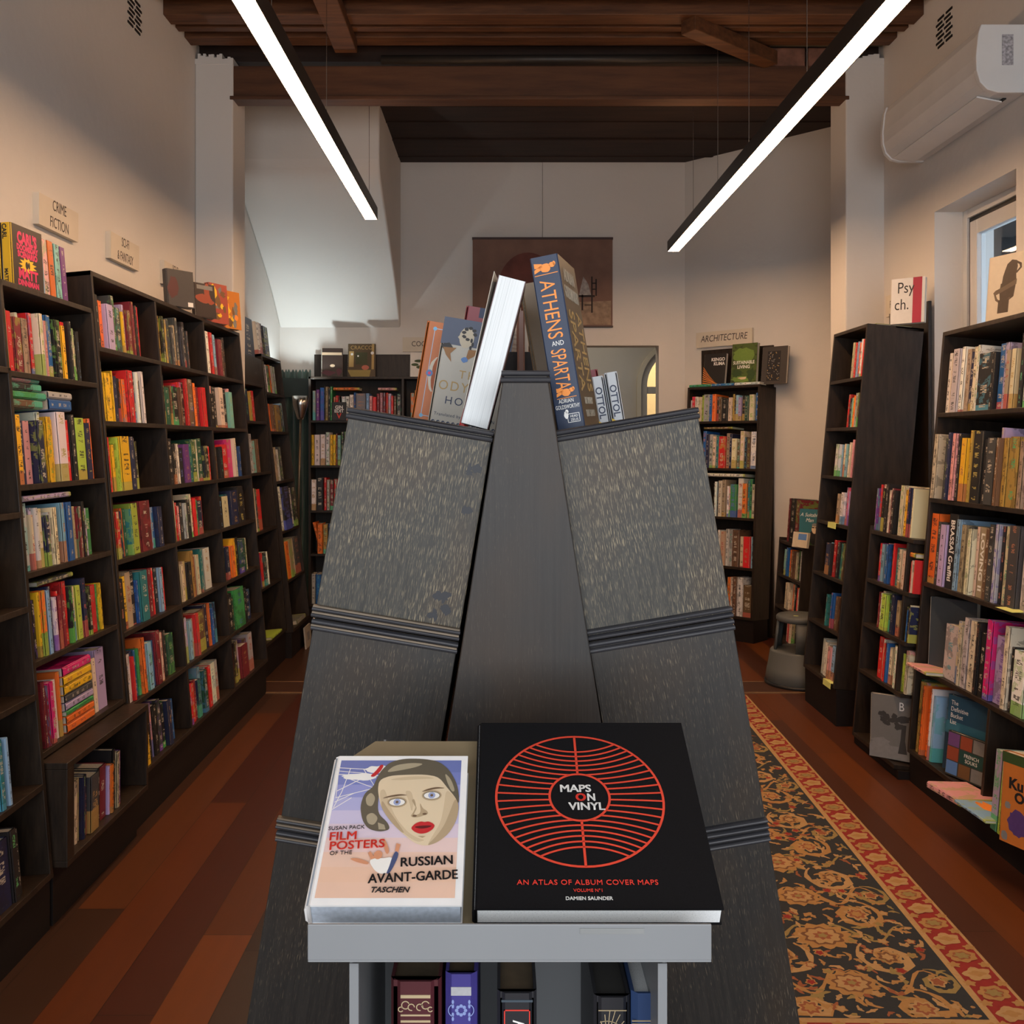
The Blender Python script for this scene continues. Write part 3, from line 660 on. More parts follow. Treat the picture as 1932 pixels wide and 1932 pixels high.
A.row('third shelf of crime fiction bookcase', 1.094, 0.255, 27, 188, 'p3 s8 c3 x4 w3 c4 n5 s3 c4 q2 m3 v4 u7 c6 t3 m4 k4 x4 e6', 0.66, 0.86)
A.row('fourth shelf of crime fiction bookcase', 0.814, 0.255, 42, 205, 'u8 k3 y2 o4 v4 n4 w3 m4 r2 m4 r5 k3 c5 l6 n5 k4 r9 e3 y3', 0.68, 0.88)
A.row('fifth shelf of crime fiction bookcase', 0.53, 0.262, 60, 132, 'r3 w4 k3 m4 m4 i2 h6 q2 w8 o4', 0.66, 0.88)
A.row('fifth shelf of crime fiction bookcase beyond flat stack', 0.53, 0.262, 187, 218, 'q3 c4 x9', 0.74, 0.88)
A.row('bottom shelf of crime fiction bookcase', 0.2007, 0.27, 108, 246, 's4 x6 s4 c4 t3 n3 n4 d10 y2 k3 m9 x2 o3 k4 t4 p3', 0.62, 0.88, extra=-0.07, sb=(0.0, 0.02), upright=True)
zz = 0.531; s0_, s1_ = A.s_of(135, 0.55), A.s_of(185, 0.55)
for q, th, nm in (('o', .030, 'lowest'), ('o', .026, 'second lowest'), ('e', .018, ''), ('x', .026, ''), ('d', .026, ''), ('y', .032, 'lower yellow'), ('y', .030, 'upper yellow'), ('h', .032, '')):
    lab = f"flat {PNAME[q]} book in the stack on the fifth crime fiction shelf" + (f", {nm}" if nm else '')
    A.flat(lab, zz, s0_, (s1_-s0_), th-0.001, 0.13, q, off=0.012, rnd=0.31 + th*7); zz += th
zz = 1.37 + 0.246
for q, th, wd, nm in (('b', .030, .20, 'lowest'), ('e', .026, .23, ''), ('k', .028, .20, ''), ('i', .030, .19, 'topmost')):
    A.flat(f"flat {PNAME[q]} paperback stacked over the second crime fiction shelf" + (f", {nm}" if nm else ''), zz, A.s_of(42, 1.37) + 0.005, wd, th-0.001, 0.12, q, rnd=0.45); zz += th
zz = 1.37 + 0.246
for q, th, wd, nm in (('u', .040, .17, 'lower right'), ('s', .026, .18, 'upper right')):
    A.flat(f"flat {PNAME[q]} paperback at the far side of the second-shelf crime fiction stack", zz, A.s_of(42, 1.37) + 0.255, wd, th-0.001, 0.12, q, rnd=0.7); zz += th
A.flat('flat lavender book lying over the third crime fiction shelf books', 1.094+0.222, A.s_of(62, 1.094), 0.34, 0.018, 0.14, 'x')
A.flat('flat charcoal book lying over the fourth crime fiction shelf books', 0.814+0.226, A.s_of(88, 0.814), 0.26, 0.016, 0.15, 'd')

zB = [1.876, 1.588, 1.312, 1.05, 0.77, 0.49, 0.21]
B = Case('long three-bay dark bookcase under the SCI-FI & FANTASY signs, left wall', (-1.405, 3.76, 0), 90, 5.0, 0.0, 0.21, 2.14, GB)
B.build(2.165, zB, 0.26, bays=(0.70, 1.42), backn=0.42)
rowsB = {
 'near': [(168, 278, 'c2 k3 k3 o4 x7 d4 t3 d6 y2 x3 m4 m3 k3 r6'), (190, 287, 'p1 n2 c1 y6 k3 y1 n4 v4 k2 o4 r6 k3 w2 k4 w3 k4'), (204, 273, 'r4 k4 y3 l2 y9 n5 k3 c3'),
          (210, 315, 'h3 r4 n5 o3 f3 q2 y2 l7 m12 v3 u5 n5'), (224, 325, 'k6 y3 t5 k4 u2 q7 p3 m4 r2 k4 v3 r3'), (238, 340, 'w7 r2 n3 u3 e2 o3 i2 v5 u4 m5 c3 r6 k3 f7'), (267, 343, 'k4 r3 m2 y4 k5 i4 k5 d4 k4 n4 u3 u4')],
 'middle': [(297, 365, 'm3 k2 z2 k3 z3 d4 k3 d4 t2 d4 k4 d3 k4 d3 k3'), (309, 397, 'k2 i1 t2 f5 b2 k6 b2 r3 k3 r2 b6 o3 n3 m4 r5'), (319, 403, 'k4 w1 k3 r2 c1 w2 k5 p6 q4 f5 c1 f5 k4 r2'),
            (328, 395, 'k3 w2 r2 i2 k4 s2 k3 c2 m2 r4 e2 n6 r2'), (337, 410, 'm2 k2 c3 t3 k4 z3 m3 c4 s2 q2 i2 q3 w8'), (346, 419, 'k2 x3 m3 v3 s3 r3 b10 n4 o2 u3 n3'), (358, 424, 'r4 r4 m3 n4 v3 f4 s3 r4 w6 s4')],
 'far': [(386, 437, 'z2 k4 w4 r4 v3 n4 m4 b3 b3 k3'), (396, 448, 'k5 i1 k5 c5 k4 m2 a4 i2'), (405, 463, 'k4 b3 k4 r8 h9 c2 k3 z2 u3'),
         (416, 472, 'k4 c7 n4 n8 k7 c2 k3'), (422, 478, 'q3 n3 r2 o3 y2 k4 f5 f5 c2'), (431, 483, 'k4 f3 e10 k4 n6'), (442, 486, 'm5 k3 x3 m7 b2 s5')]}
tops = [2.165] + zB
for bay, rows in rowsB.items():
    for i, (a, b, spec) in enumerate(rows):
        B.row(f"{ORD[i]} shelf, {bay} bay of fantasy bookcase", zB[i], tops[i]-zB[i]-0.022, a, b, spec, 0.66, 0.88, seed=len(bay))
zN = [1.29, 1.0, 0.73, 0.455, 0.18]
Nn = Case('dark bookcase nearest the viewer at the left edge, by the crime fiction bookcase', (-1.385, 2.33, 0), 90, 4.8, 0.0, 0.18, 0.70, GN)
Nn.build(1.735, zN, 0.27, backn=0.43)
Nn.row('third shelf of nearest left bookcase', 0.73, 0.25, -12, 15, 'c5 m3 v3 w3 i3')
Nn.row('fourth shelf of nearest left bookcase', 0.455, 0.25, -20, 31, 'w4 q5 q5 q5 q3 v3', 0.78, 0.8)
Nn.row('bottom shelf of nearest left bookcase', 0.18, 0.25, -40, 58, 'c4 w3 u5 x3 r2 n12 k5 k4', 0.7, 0.85)
Nn.row('second shelf of nearest left bookcase', 1.0, 0.25, -20, 4, 'k4 w3 y4')

# ---- past the left pillar
GE = 'books past the left pillar'
E1 = Case('dark bookcase just past the left pillar', (-1.495, 6.23, 0), 90, 5.4, 0.0, 0.22, 0.60, GE)
E1.build(2.085, [1.905, 1.65, 1.31, 0.93, 0.57, 0.22], 0.165)
E1.part('front_panel', [(0.019, 0.581, 0.0, 0.012, E1.p(1.905), E1.p(2.066))], M_CASE)
E1.row('first shelf past the left pillar', 1.65, 0.235, 467, 489, 'n6 w2 k2 z2 o3 r4', 0.8, 0.9, dmin=0.10, dmax=0.13)
E1.row('second shelf past the left pillar', 1.31, 0.30, 470, 496, 'y2 s4 a6 b3', 0.7, 0.9, dmin=0.10, dmax=0.13)
E1.row('third shelf past the left pillar', 0.93, 0.34, 478, 505, 'c5 d2 r6', 0.76, 0.86, dmin=0.10, dmax=0.13)
E1.row('fourth shelf past the left pillar', 0.57, 0.32, 488, 512, 'm3 k3 r2 k4 w1', 0.66, 0.74, dmin=0.10, dmax=0.13)
E1.flat('flat green and yellow magazine on the bottom shelf past the left pillar', 0.2205, 0.16, 0.30, 0.018, 0.13, 'l', off=0.0, rnd=0.9)
E2 = Case('dark bookcase beside the green curtain in the back left corner', (-1.455, 6.85, 0), 90, 6.6, 0.0, 0.20, 0.60, GE)
E2.build(2.13, [1.865, 1.588, 1.235, 0.885, 0.54, 0.20], 0.155)
E2.row('first shelf of bookcase beside green curtain', 1.865, 0.24, 487, 524, 's2 k2 w2 d6 o3 s3 k2 s3', 0.8, 0.93, sb=(0, 0.01), dmin=0.10, dmax=0.13)
E2.row('second shelf of bookcase beside green curtain', 1.588, 0.25, 497, 541, 'b2 o4 o3 b3 d4 z8 n3 v3', 0.7, 0.9, dmin=0.10, dmax=0.13)
E2.row('third shelf of bookcase beside green curtain', 1.235, 0.33, 519, 538, 'y3 t3 w2 d3', 0.68, 0.74, dmin=0.10, dmax=0.13)
E2.row('fourth shelf of bookcase beside green curtain', 0.885, 0.33, 526, 573, 'w4 k9 d3 w4 k5', 0.88, 0.96, sb=(-0.02, 0.01), dmin=0.10, dmax=0.13)
E2.row('fifth shelf of bookcase beside green curtain', 0.54, 0.32, 535, 577, 'z4 o4 t4 c7 d7', 0.8, 0.93, dmin=0.10, dmax=0.13)
E2.flat('flat grey book on the bottom shelf beside the curtain', 0.2005, 0.20, 0.30, 0.03, 0.13, 'g')

# ---- cookery bookcase, seen square on
GC = 'cookery books on the back shelves'
zC = [1.688, 1.325, 0.962, 0.612, 0.206]
CK = Case('dark bookcase of cookery books standing square on by the back wall', (-1.555, 7.90, 0), 0, 0.0, 0.0, 0.206, 1.40, GC)
CK.build(2.04, zC, 0.22, bays=(0.76,), backn=0.235, riser=0.20)
CK.row('first shelf of cookery bookcase', 1.688, 0.33, 589, 626, 's5 p6 u8 k1 t4 k4 e3', 0.66, 0.84, end='left end')
CK.row('first shelf of cookery bookcase, behind the black cookbook', 1.688, 0.33, 628, 641, 'r3 r4 k2', 0.56, 0.62, end='left end')
CK.row('first shelf of cookery bookcase, middle', 1.688, 0.33, 643, 762, 'w4 w4 w4 u2 g10 v3 i3 r4 m3 i3 m3 r2 x3 r2 b3 k5', 0.56, 0.72, end='left end')
CK.row('first shelf of cookery bookcase, right bay', 1.688, 0.33, 774, 812, 'o5 z4 t4 r3 k5 o4', 0.6, 0.8, end='left end')
CK.row('second shelf of cookery bookcase', 1.325, 0.33, 583, 668, 'y4 w9 w8 w6 y4 y5 m2 a5 k5 t4 r5 w6', 0.72, 0.82, end='left end')
CK.row('third shelf of cookery bookcase', 0.962, 0.33, 583, 654, 'w7 k10 r4 s4 m6 r6 k6 c6', 0.72, 0.80, end='left end')
CK.row('fourth shelf of cookery bookcase', 0.612, 0.32, 598, 640, 'o6 z5 n4 y4 k5', 0.68, 0.78, end='left end')
CK.row('bottom shelf of cookery bookcase', 0.206, 0.34, 583, 620, 's5 u7 w5 k4', 0.66, 0.76, end='left end')
o = book('slim orange book leaning over on the fourth cookery shelf', CK.M @ TR(0.022, 0.01, 0.626) @ RY(-14) @ TR(0, 0, 0), 0.022, 0.16, 0.255, PAL['o'], 0.2, GC)
o.matrix_world = CK.M @ TR(0.092, 0.01, 0.6135) @ RY(-14)
CK.flat('flat orange book lying over cookery books, first shelf', 1.688+0.243, 0.20, 0.21, 0.022, 0.16, 'o')
CK.flat('flat pink book lying over cookery books, right of the grey book', 1.688+0.243, 0.56, 0.15, 0.02, 0.16, 'i', tilt=0)
def COVER_PLANE(t): return basis((0, 1, 0), (0, 0, 1), (1, 0, 0), (t+0.0004, 0, 0))
def SPINE_PLANE(h): return basis((0, 0, -1), (1, 0, 0), (0, -1, 0), (0, -0.0004, h))
def face_book(label, M, w, h, t, col, yaw=0, lean=0, roll=0, group=None, spine=None, clean=True, back=None, pages=None, rnd=0.2):
    """a book showing its front cover towards -y of M; its foot runs from M's origin along +x"""
    M = M @ RZ(yaw) @ RX(-lean) @ RY(roll) @ RZ(-90)
    o = book(label, M, t, w, h, col, rnd, group, cover=M_CLEAN if clean else M_COVER, pages=pages)
    if spine or back:
        a = o.data.attributes['col'].data
        for i in (0, 1, 9):
            if spine: a[i].color = (*spine, 1)
        if back: a[8].color = (*back, 1)
    return o
def patch(o, t, polys, mats, name='cover_print'):
    """flat printed shapes on a front cover: (points, material index, lift)"""
    g = G(); P = COVER_PLANE(t)
    for k, (pts, mi) in enumerate(polys):
        g.add([(x, y, -0.0003 + 0.00003*k) for x, y in pts], [tuple(range(len(pts)))], mi, P)
    return g.obj(name, mats, o)
t = face_book('black cookbook facing out with pale heading, first cookery shelf', CK.M @ TR(0.192, -0.004, 1.689), 0.115, 0.145, 0.014, PAL['k'], group=GC)
lettering([('GIN', 0.058, 0.092, 0.036, dict(align='CENTER', bold=0.001)), ('EDIT', 0.058, 0.062, 0.036, dict(align='CENTER', bold=0.001)), ('V', 0.058, 0.014, 0.06, dict(align='CENTER', bold=0.001), 1)],
          COVER_PLANE(0.014), [M_WHITE, M_REDINK], t)

# ---- architecture bookcase against the angled wall
GR = 'architecture and design books'
AR = Case('dark bookcase of architecture books against the angled back wall', (1.88-0.703*0.655, 7.34+0.711*0.655, 0), -45.3, 3.6, 0.0, 0.19, 0.655, GR)
zR = [1.676, 1.31, 0.935, 0.56, 0.19]
AR.build(1.95, zR, 0.235, backn=0.30, riser=0.31)
for w, i, a, b, cl, spec in (('first', 0, 1292, 1441, 0.25, 'w2 r5 w4 c4 l3 s9 u4 o5 k4 b4 k8 c5 z3 k2 v4 x4 k5 f5 c7 u5'), ('second', 1, 1322, 1433, 0.345, 'u5 n5 s5 c5 q4 r10 t5 n4 c7 b4 c6 k4 b5 w9'),
                             ('third', 2, 1340, 1428, 0.352, 'k3 w3 k4 c5 t5 w4 i3 e9 w8 o6 q3 f4 c5'), ('fourth', 3, 1350, 1424, 0.352, 'w3 t7 w4 s6 b9 c5 r9 v5'), ('bottom', 4, 1366, 1418, 0.35, 'o4 c4 b5 w7 b11')):
    AR.row(f'{w} shelf of architecture bookcase', zR[i], cl, a, b, spec, 0.66, 0.86, end='left end', dmin=0.15)
AR.flat('flat brown book lying over the second architecture shelf', 1.31+0.305, 0.16, 0.26, 0.016, 0.17, 'b')
AR.flat('flat white book lying over the third architecture shelf', 0.935+0.310, 0.20, 0.34, 0.024, 0.18, 'w')
for q, a, wd in (('e', 0.0, 0.2), ('u', 0.21, 0.2), ('w', 0.42, 0.215)):
    AR.flat(f"flat {PNAME[q]} book lying along the front of the architecture bookcase top", 1.951, a + 0.01, wd, 0.02, 0.10, q, off=0.005, rnd=0.5)

# ---- low case behind the stool, tall psychology case, low mid case, window case (right wall)
GF = 'books behind the step stool'
FC = Case('low dark bookcase behind the grey step stool', (1.93, 6.98, 0), -90, 4.0, 0.0, 0.15, 0.56, GF)
FC.build(0.838, [0.818, 0.586, 0.366, 0.15], 0.24, top=False, backn=0.34)
FC.row('top of low bookcase behind the stool', 0.819, 0.36, 1478, 1496, 'm2 k6 m4', 0.78, 0.84, end='far end')
FC.row('second shelf of low bookcase behind stool', 0.586, 0.212, 1476, 1536, 'a3 y2 u3 n4 o4 c2 b6 c4 k5 w6 n6', 0.8, 0.95, end='far end')
FC.row('third shelf of low bookcase behind stool', 0.366, 0.20, 1477, 1530, 'c4 c4 c4 o3 c4 k4 r2 y3 c4 k4', 0.85, 0.96, end='far end')
FC.row('bottom shelf of low bookcase behind stool', 0.15, 0.195, 1477, 1526, 'i3 r3 c5 t5 k3 i4', 0.8, 0.95, end='far end')

GP = 'psychology books by the right pillar'
zP = [1.86, 1.59, 1.318, 1.06, 0.766, 0.49, 0.218]
PS = Case('tall narrow dark bookcase of psychology books before the right pillar', (1.765, 5.73, 0), -90, 5.3, 0.0, 0.218, 0.53, GP)
PS.build(2.138, zP, 0.30, backn=0.50, riser=0.12)
for i, (a, b, spec) in enumerate([(1600, 1637, 'c2 c3 k1 r4 v3 o4 w2 r5 c2'), (1586, 1628, 'r4 k5 a3 c2 l2 o2 s5 b3 i3'), (1565, 1618, 'p1 w4 w4 v3 s5 c3 v4 c3 i3 r4'), (1573, 1602, 't5 w5 x4 h5 x4 k3'),
                                  (1550, 1590, 'n8 v2 k2 c2 r5 k4 q6 b3 y2 t3'), (1552, 1580, 'q2 o5 u3 w3 b4 m3 c3'), (1539, 1572, 's4 w4 c3 i3 v4 k5')]):
    PS.row(f'{ORD[i]} shelf of psychology bookcase', zP[i], 0.245, a, b, spec, 0.66, 0.84, end='far end', dmin=0.15)
M_NOTE = plain('yellow_paper_tag', (0.62, 0.66, 0.22), 0.8, vary=0.05)
for z, px, w in ((1.06, 1565, 0.13), (0.218, 1556, 0.12)):
    o = G().box(0, w, -0.005, 0.03, 0.0005, 0.0015).box(0, w, -0.0065, -0.005, -0.03, 0.0015).obj('paper_tag', M_NOTE, matrix=PS.M @ PS.T() @ TR(PS.s_of(px, z), -0.002, PS.p(z)))
    tag(o, f"pale yellow paper tag on the {'fourth' if z > 1 else 'bottom'} psychology shelf", 'paper tag')

GH = 'books in the low case by the window bookcase'
HC_ = Case('low dark bookcase between the psychology case and the window bookcase', (1.76, 4.92, 0), -90, 5.0, 0.0, 0.06, 0.545, GH)
HC_.build(1.09, [1.07, 0.83, 0.61, 0.38, 0.06], 0.28, top=False, backn=0.45, side1=False)
HC_.bounds = [0.019, 0.453, 0.472, 0.545]
HC_.part('divider', [(0.453, 0.472, 0.001, 0.27, HC_.p(0.38), HC_.p(1.05))], M_CASE)
HC_.row('top of low case by window bookcase', 1.071, 0.27, 1641, 1752, 'p2 r4 c3 k5 c2 k5 c2 m4 k4 a3 w3 c6 y4 o2 n4 c2', 0.76, 0.88, end='far end')
HC_.row('second shelf of low case by window bookcase', 0.83, 0.215, 1648, 1708, 'r4 v5 i2 u4 k6 r2 q8 c4 c4 v4', 0.82, 0.95, end='far end')
HC_.row('second shelf of low case by window bookcase, near bay', 0.83, 0.215, 1712, 1745, 'r2 c3 w4 r3 r4', 0.6, 0.72, end='far end')
HC_.row('third shelf of low case by window bookcase', 0.61, 0.20, 1646, 1686, 'm2 c2 w2 l5 k3 c2 n4 t4', 0.82, 0.94, end='far end')
HC_.row('third shelf of low case by window bookcase, near bay', 0.61, 0.20, 1688, 1740, 'k4 k5 u2 k4 c2 n4', 0.7, 0.84, end='far end')
HC_.row('fourth shelf of low case by window bookcase', 0.38, 0.21, 1645, 1735, 'r6 w3 r3 u2 c4 k5 w3 y3 l2 i3 c3', 0.8, 0.95, end='far end')
HC_.flat('flat orange book over the second-shelf books by the window bookcase', 0.83+0.158, 0.462+0.012, 0.055, 0.02, 0.14, 'o')

GJ = 'art and photography books under the window'
zJ = [1.635, 1.26, 0.89, 0.52, 0.15]
J = Case('large dark bookcase of art books under the window at right', (1.805, 4.36, 0), -90, 4.9, 0.0, 0.15, 1.95, GJ)
J.build(1.995, zJ, 0.30, backn=0.48)
J.part('divider', [(0.66, 0.679, 0.0, 0.29, J.p(0.15), J.p(0.50))], M_CASE)
J.row('first shelf of window bookcase', 1.635, 0.33, 1764, 1934, 'w4 c5 s7 w4 t5 n4 c4 w3 k14 k3 u6 x4 t4 c4 c4 k4 s5', 0.68, 0.86, end='far end', dmin=0.18, dmax=0.25)
J.row('second shelf of window bookcase', 1.26, 0.34, 1726, 1934, 'c3 c5 d6 c6 n4 i4 k4 y6 z3 k10 k8 d9 x3 b3 z5 z9 t4 i6', 0.72, 0.92, end='far end', dmin=0.18, dmax=0.25, sb=(-0.02, 0.02))
J.row('third shelf of window bookcase', 0.89, 0.34, 1735, 1934, 'o8 d4 x6 k9 v4 t5 d4 c4 c3 t7 b4 d5 s3 k4 c5 d9 w6 s5', 0.74, 0.93, end='far end', dmin=0.18, dmax=0.25)
J.row('fourth shelf of window bookcase', 0.521, 0.34, 1768, 1934, 's12 c4 c3 s5 c6 k3 k5 h5 x10 c4 k3 w9 k5', 0.66, 0.92, end='far end', dmin=0.18, dmax=0.25)
J.row('bottom shelf of window bookcase', 0.151, 0.335, 1700, 1750, 'f5 z5 z3 o4 o4 o3 d2 w3 v4', 0.80, 0.94, end='far end', dmin=0.18, dmax=0.25)
# ------------------------------------------------------------------ books shown on top of the cases and face-out
PI_, PO, PY, PK = (PAL[k] for k in 'ioyk')
def M_(name, c, **k): return plain(name, c, 0.5, vary=0.06, **k)
I_PINK, I_YEL, I_ORG, I_GOLD, I_BLUE, I_SKIN = M_('pink_ink', (0.72, 0.04, 0.16)), M_('yellow_ink', (0.85, 0.55, 0.03)), M_('orange_ink', (0.85, 0.28, 0.05)), M_('gold_foil', (0.42, 0.28, 0.10)), M_('blue_ink', (0.10, 0.22, 0.50)), M_('skin_print', (0.66, 0.50, 0.33))
I_GREY, I_GREEN, I_DGREEN, I_TEAL, I_NAVY, I_BROWN = M_('grey_print', (0.20, 0.20, 0.20), scale=60), M_('leaf_print', (0.16, 0.26, 0.05), scale=60), M_('dark_leaf_print', (0.035, 0.07, 0.02), scale=60), M_('sea_print', (0.03, 0.18, 0.26)), M_('navy_print', (0.02, 0.035, 0.09)), M_('brown_print', (0.17, 0.085, 0.035))
rz = random.Random(5)
def blob(cx, cy, rx, ry, n=14, jag=0.0, rnd=rz, a0=0.0):
    return [(cx + rx*(1+rnd.uniform(-jag, jag))*math.cos(a0 + 2*math.pi*k/n), cy + ry*(1+rnd.uniform(-jag, jag))*math.sin(a0 + 2*math.pi*k/n)) for k in range(n)]
def rect(x0, x1, y0, y1): return [(x0, y0), (x1, y0), (x1, y1), (x0, y1)]

# crime fiction unit: bright paperbacks on top
TOPA = A.M @ TR(0, A.n0 + A.p(2.015)*math.sin(A.th), 2.0155)
for i, lab in enumerate(('yellow-spined black paperback facing out, pink lettering, crime fiction bookcase top', 'yellow-spined paperback hidden behind its twin on the crime fiction bookcase top')):
    o = face_book(lab, TOPA @ TR(A.s_of(27, 2.015, 0.03) - 0.004*i, 0.068+0.038*i, 0), 0.195, 0.208, 0.036, (0.035, 0.022, 0.018), yaw=-3, lean=3, spine=(0.72, 0.44, 0.015), group=GA)
    bits = [("CARL'S", 0.097, 0.150, 0.052, dict(align='CENTER', bold=0.003, sx=0.75)), ("DOOMSDAY", 0.097, 0.127, 0.026, dict(align='CENTER', bold=0.0016, sx=0.9)), ('SCENARIO', 0.097, 0.104, 0.027, dict(align='CENTER', bold=0.0016, sx=0.95)),
            ('MATT', 0.097, 0.034, 0.046, dict(align='CENTER', bold=0.002), 0), ('DINNIMAN', 0.097, 0.010, 0.026, dict(align='CENTER', bold=0.0012, sx=1.0), 0)]
    star = [(0.097 + (0.058 if k % 2 else 0.034)*math.cos(math.pi*k/11), 0.080 + (0.026 if k % 2 else 0.019)*math.sin(math.pi*k/11)) for k in range(22)]
    patch(o, 0.036, [(star, 0), (blob(0.090, 0.080, 0.009, 0.013), 1), (blob(0.104, 0.081, 0.006, 0.012), 1)], [I_YEL, M_INK])
    lettering(bits, COVER_PLANE(0.036), [I_PINK], o)
    lettering([('CARL', 0.018, 0.008, 0.020, dict(bold=0.0008)), ('MATT', 0.165, 0.010, 0.016, dict(bold=0.0006))], SPINE_PLANE(0.222), [M_INK], o)
A.row('top of crime fiction bookcase beyond black paperback', 2.015, 0.245, 86, 146, 'r2 v6 i6 o6 a6 p6', 0.84, 0.87, dmin=0.13, dmax=0.14, sb=(0.025, 0.032))

# fantasy run: covers propped on the far end of the top
TOPB = B.M @ TR(0, B.n0 + B.p(2.165)*math.sin(B.th), 2.1655)
o = face_book('charcoal book in cracked shrink wrap propped on the fantasy bookcase', TOPB @ TR(B.s_of(313, 2.165, 0.05), 0.06, 0), 0.155, 0.182, 0.035, (0.060, 0.056, 0.056), yaw=-36, lean=6, group=GB)
patch(o, 0.035, [(rect(0.115, 0.145, 0.004, 0.026), 0), (blob(0.035, 0.09, 0.026, 0.055, 12, 0.3), 1)], [M_WHITE, M_('dark_red_print', (0.09, 0.025, 0.025))])
o = face_book('dark book with a lunging red figure propped on the fantasy bookcase', TOPB @ TR(B.s_of(362, 2.165, 0.05), 0.05, 0), 0.145, 0.182, 0.03, (0.030, 0.020, 0.020), yaw=-30, lean=6, group=GB)
patch(o, 0.03, [(blob(0.06, 0.10, 0.05, 0.022, 12, 0.3), 0), (blob(0.09, 0.13, 0.022, 0.05, 12, 0.3), 0), (blob(0.11, 0.085, 0.025, 0.012, 10, 0.3), 0), (rect(0.02, 0.13, 0.15, 0.172), 1)], [M_('dull_red_print', (0.30, 0.06, 0.03)), I_GREY])
for k, (s_, cc, lab) in enumerate(((B.s_of(389, 2.165, 0.05), (0.40, 0.075, 0.05), 'red and silver paperback propped on the fantasy bookcase, left of the orange one'), (B.s_of(415, 2.165, 0.05), (0.62, 0.22, 0.03), 'orange flame-covered paperback at the pillar end of the fantasy bookcase top'))):
    o = face_book(lab, TOPB @ TR(s_, 0.05, 0), 0.15, 0.222, 0.035, cc, yaw=-24, lean=5, group=GB, spine=(0.3, 0.05, 0.04))
    rr = random.Random(k+3)
    patch(o, 0.035, [(blob(rr.uniform(0.03, 0.12), rr.uniform(0.03, 0.19), rr.uniform(0.010, 0.026), rr.uniform(0.01, 0.03), 9, 0.4, rr), rr.randrange(4)) for _ in range(16)], [I_ORG, I_YEL, I_BROWN, I_GREY])
# past the pillar
E1.row('top of bookcase just past the left pillar', 2.0855, 0.30, 466, 486, 'n9', 0.86, 0.9, sb=(0.01, 0.02), dmin=0.2, dmax=0.2)
E2.row('top of bookcase beside the green curtain', 2.1305, 0.27, 488, 515, 'w4 w4 k2 n8', 0.80, 0.92, sb=(0.01, 0.03), dmin=0.18)
o = G().box(0, 0.20, 0, 0.012, 0, 0.155).obj('square_card', M_('pale_card', (0.36, 0.32, 0.27)), matrix=E2.M @ TR(0.30, -0.035, 0.001) @ RX(-5)); tag(o, 'pale square card leaning on the plinth beside the green curtain', 'card')
G().box(0.06, 0.14, -0.0008, 0, 0.05, 0.11).obj('printed_square', I_GREY, o)

# cookery bookcase top
o = face_book('glossy dark cookbook with pale spine propped on the cookery bookcase', CK.M @ TR(X_at(603, 7.9)+1.555, 0.08, 2.0405), 0.172, 0.235, 0.03, (0.035, 0.022, 0.018), yaw=6, lean=7, spine=(0.6, 0.55, 0.45), group=GC)
patch(o, 0.03, [(rect(0.005, 0.165, 0.178, 0.20), 0), (blob(0.09, 0.09, 0.02, 0.012), 1), (blob(0.06, 0.03, 0.05, 0.02, 12, 0.3), 2), (blob(0.14, 0.04, 0.02, 0.03, 12, 0.3), 2)], [I_SKIN, I_SKIN, M_('plum_print', (0.09, 0.02, 0.035))])
o = face_book('brown cookbook with a painted table scene, propped on the cookery bookcase', CK.M @ TR(X_at(653, 7.9)+1.555, 0.09, 2.0405), 0.225, 0.272, 0.03, (0.085, 0.055, 0.025), lean=7, group=GC)
patch(o, 0.03, [(rect(0.012, 0.05, 0.08, 0.21), 0), (rect(0.195, 0.215, 0.06, 0.27), 0), (rect(0.065, 0.16, 0.10, 0.20), 1), ([(0.0, 0.055), (0.19, 0.055), (0.18, 0.0), (0.03, 0.0)], 2), (blob(0.145, 0.075, 0.03, 0.02), 3), (blob(0.035, 0.185, 0.010, 0.010), 4), (blob(0.20, 0.195, 0.013, 0.013), 4), (blob(0.085, 0.17, 0.007, 0.007), 4)],
      [I_GOLD, M_('olive_print', (0.05, 0.055, 0.02)), M_('cloth_print', (0.30, 0.22, 0.06)), M_('rose_print', (0.50, 0.14, 0.09)), M_WHITE])
lettering([('CRACCO', 0.112, 0.225, 0.045, dict(align='CENTER', sx=0.95))], COVER_PLANE(0.03), [I_GOLD], o)
o = face_book('white plant-covered cookbook at the right of the cookery bookcase top', CK.M @ TR(X_at(772, 7.9)+1.555, 0.08, 2.0405), 0.16, 0.20, 0.02, PAL['w'], lean=7, group=GC)
patch(o, 0.02, [(blob(0.04, 0.10, 0.03, 0.012, a0=0.4), 0), (blob(0.07, 0.13, 0.035, 0.012), 0), (blob(0.08, 0.08, 0.03, 0.014, a0=0.8), 0)], [I_DGREEN])

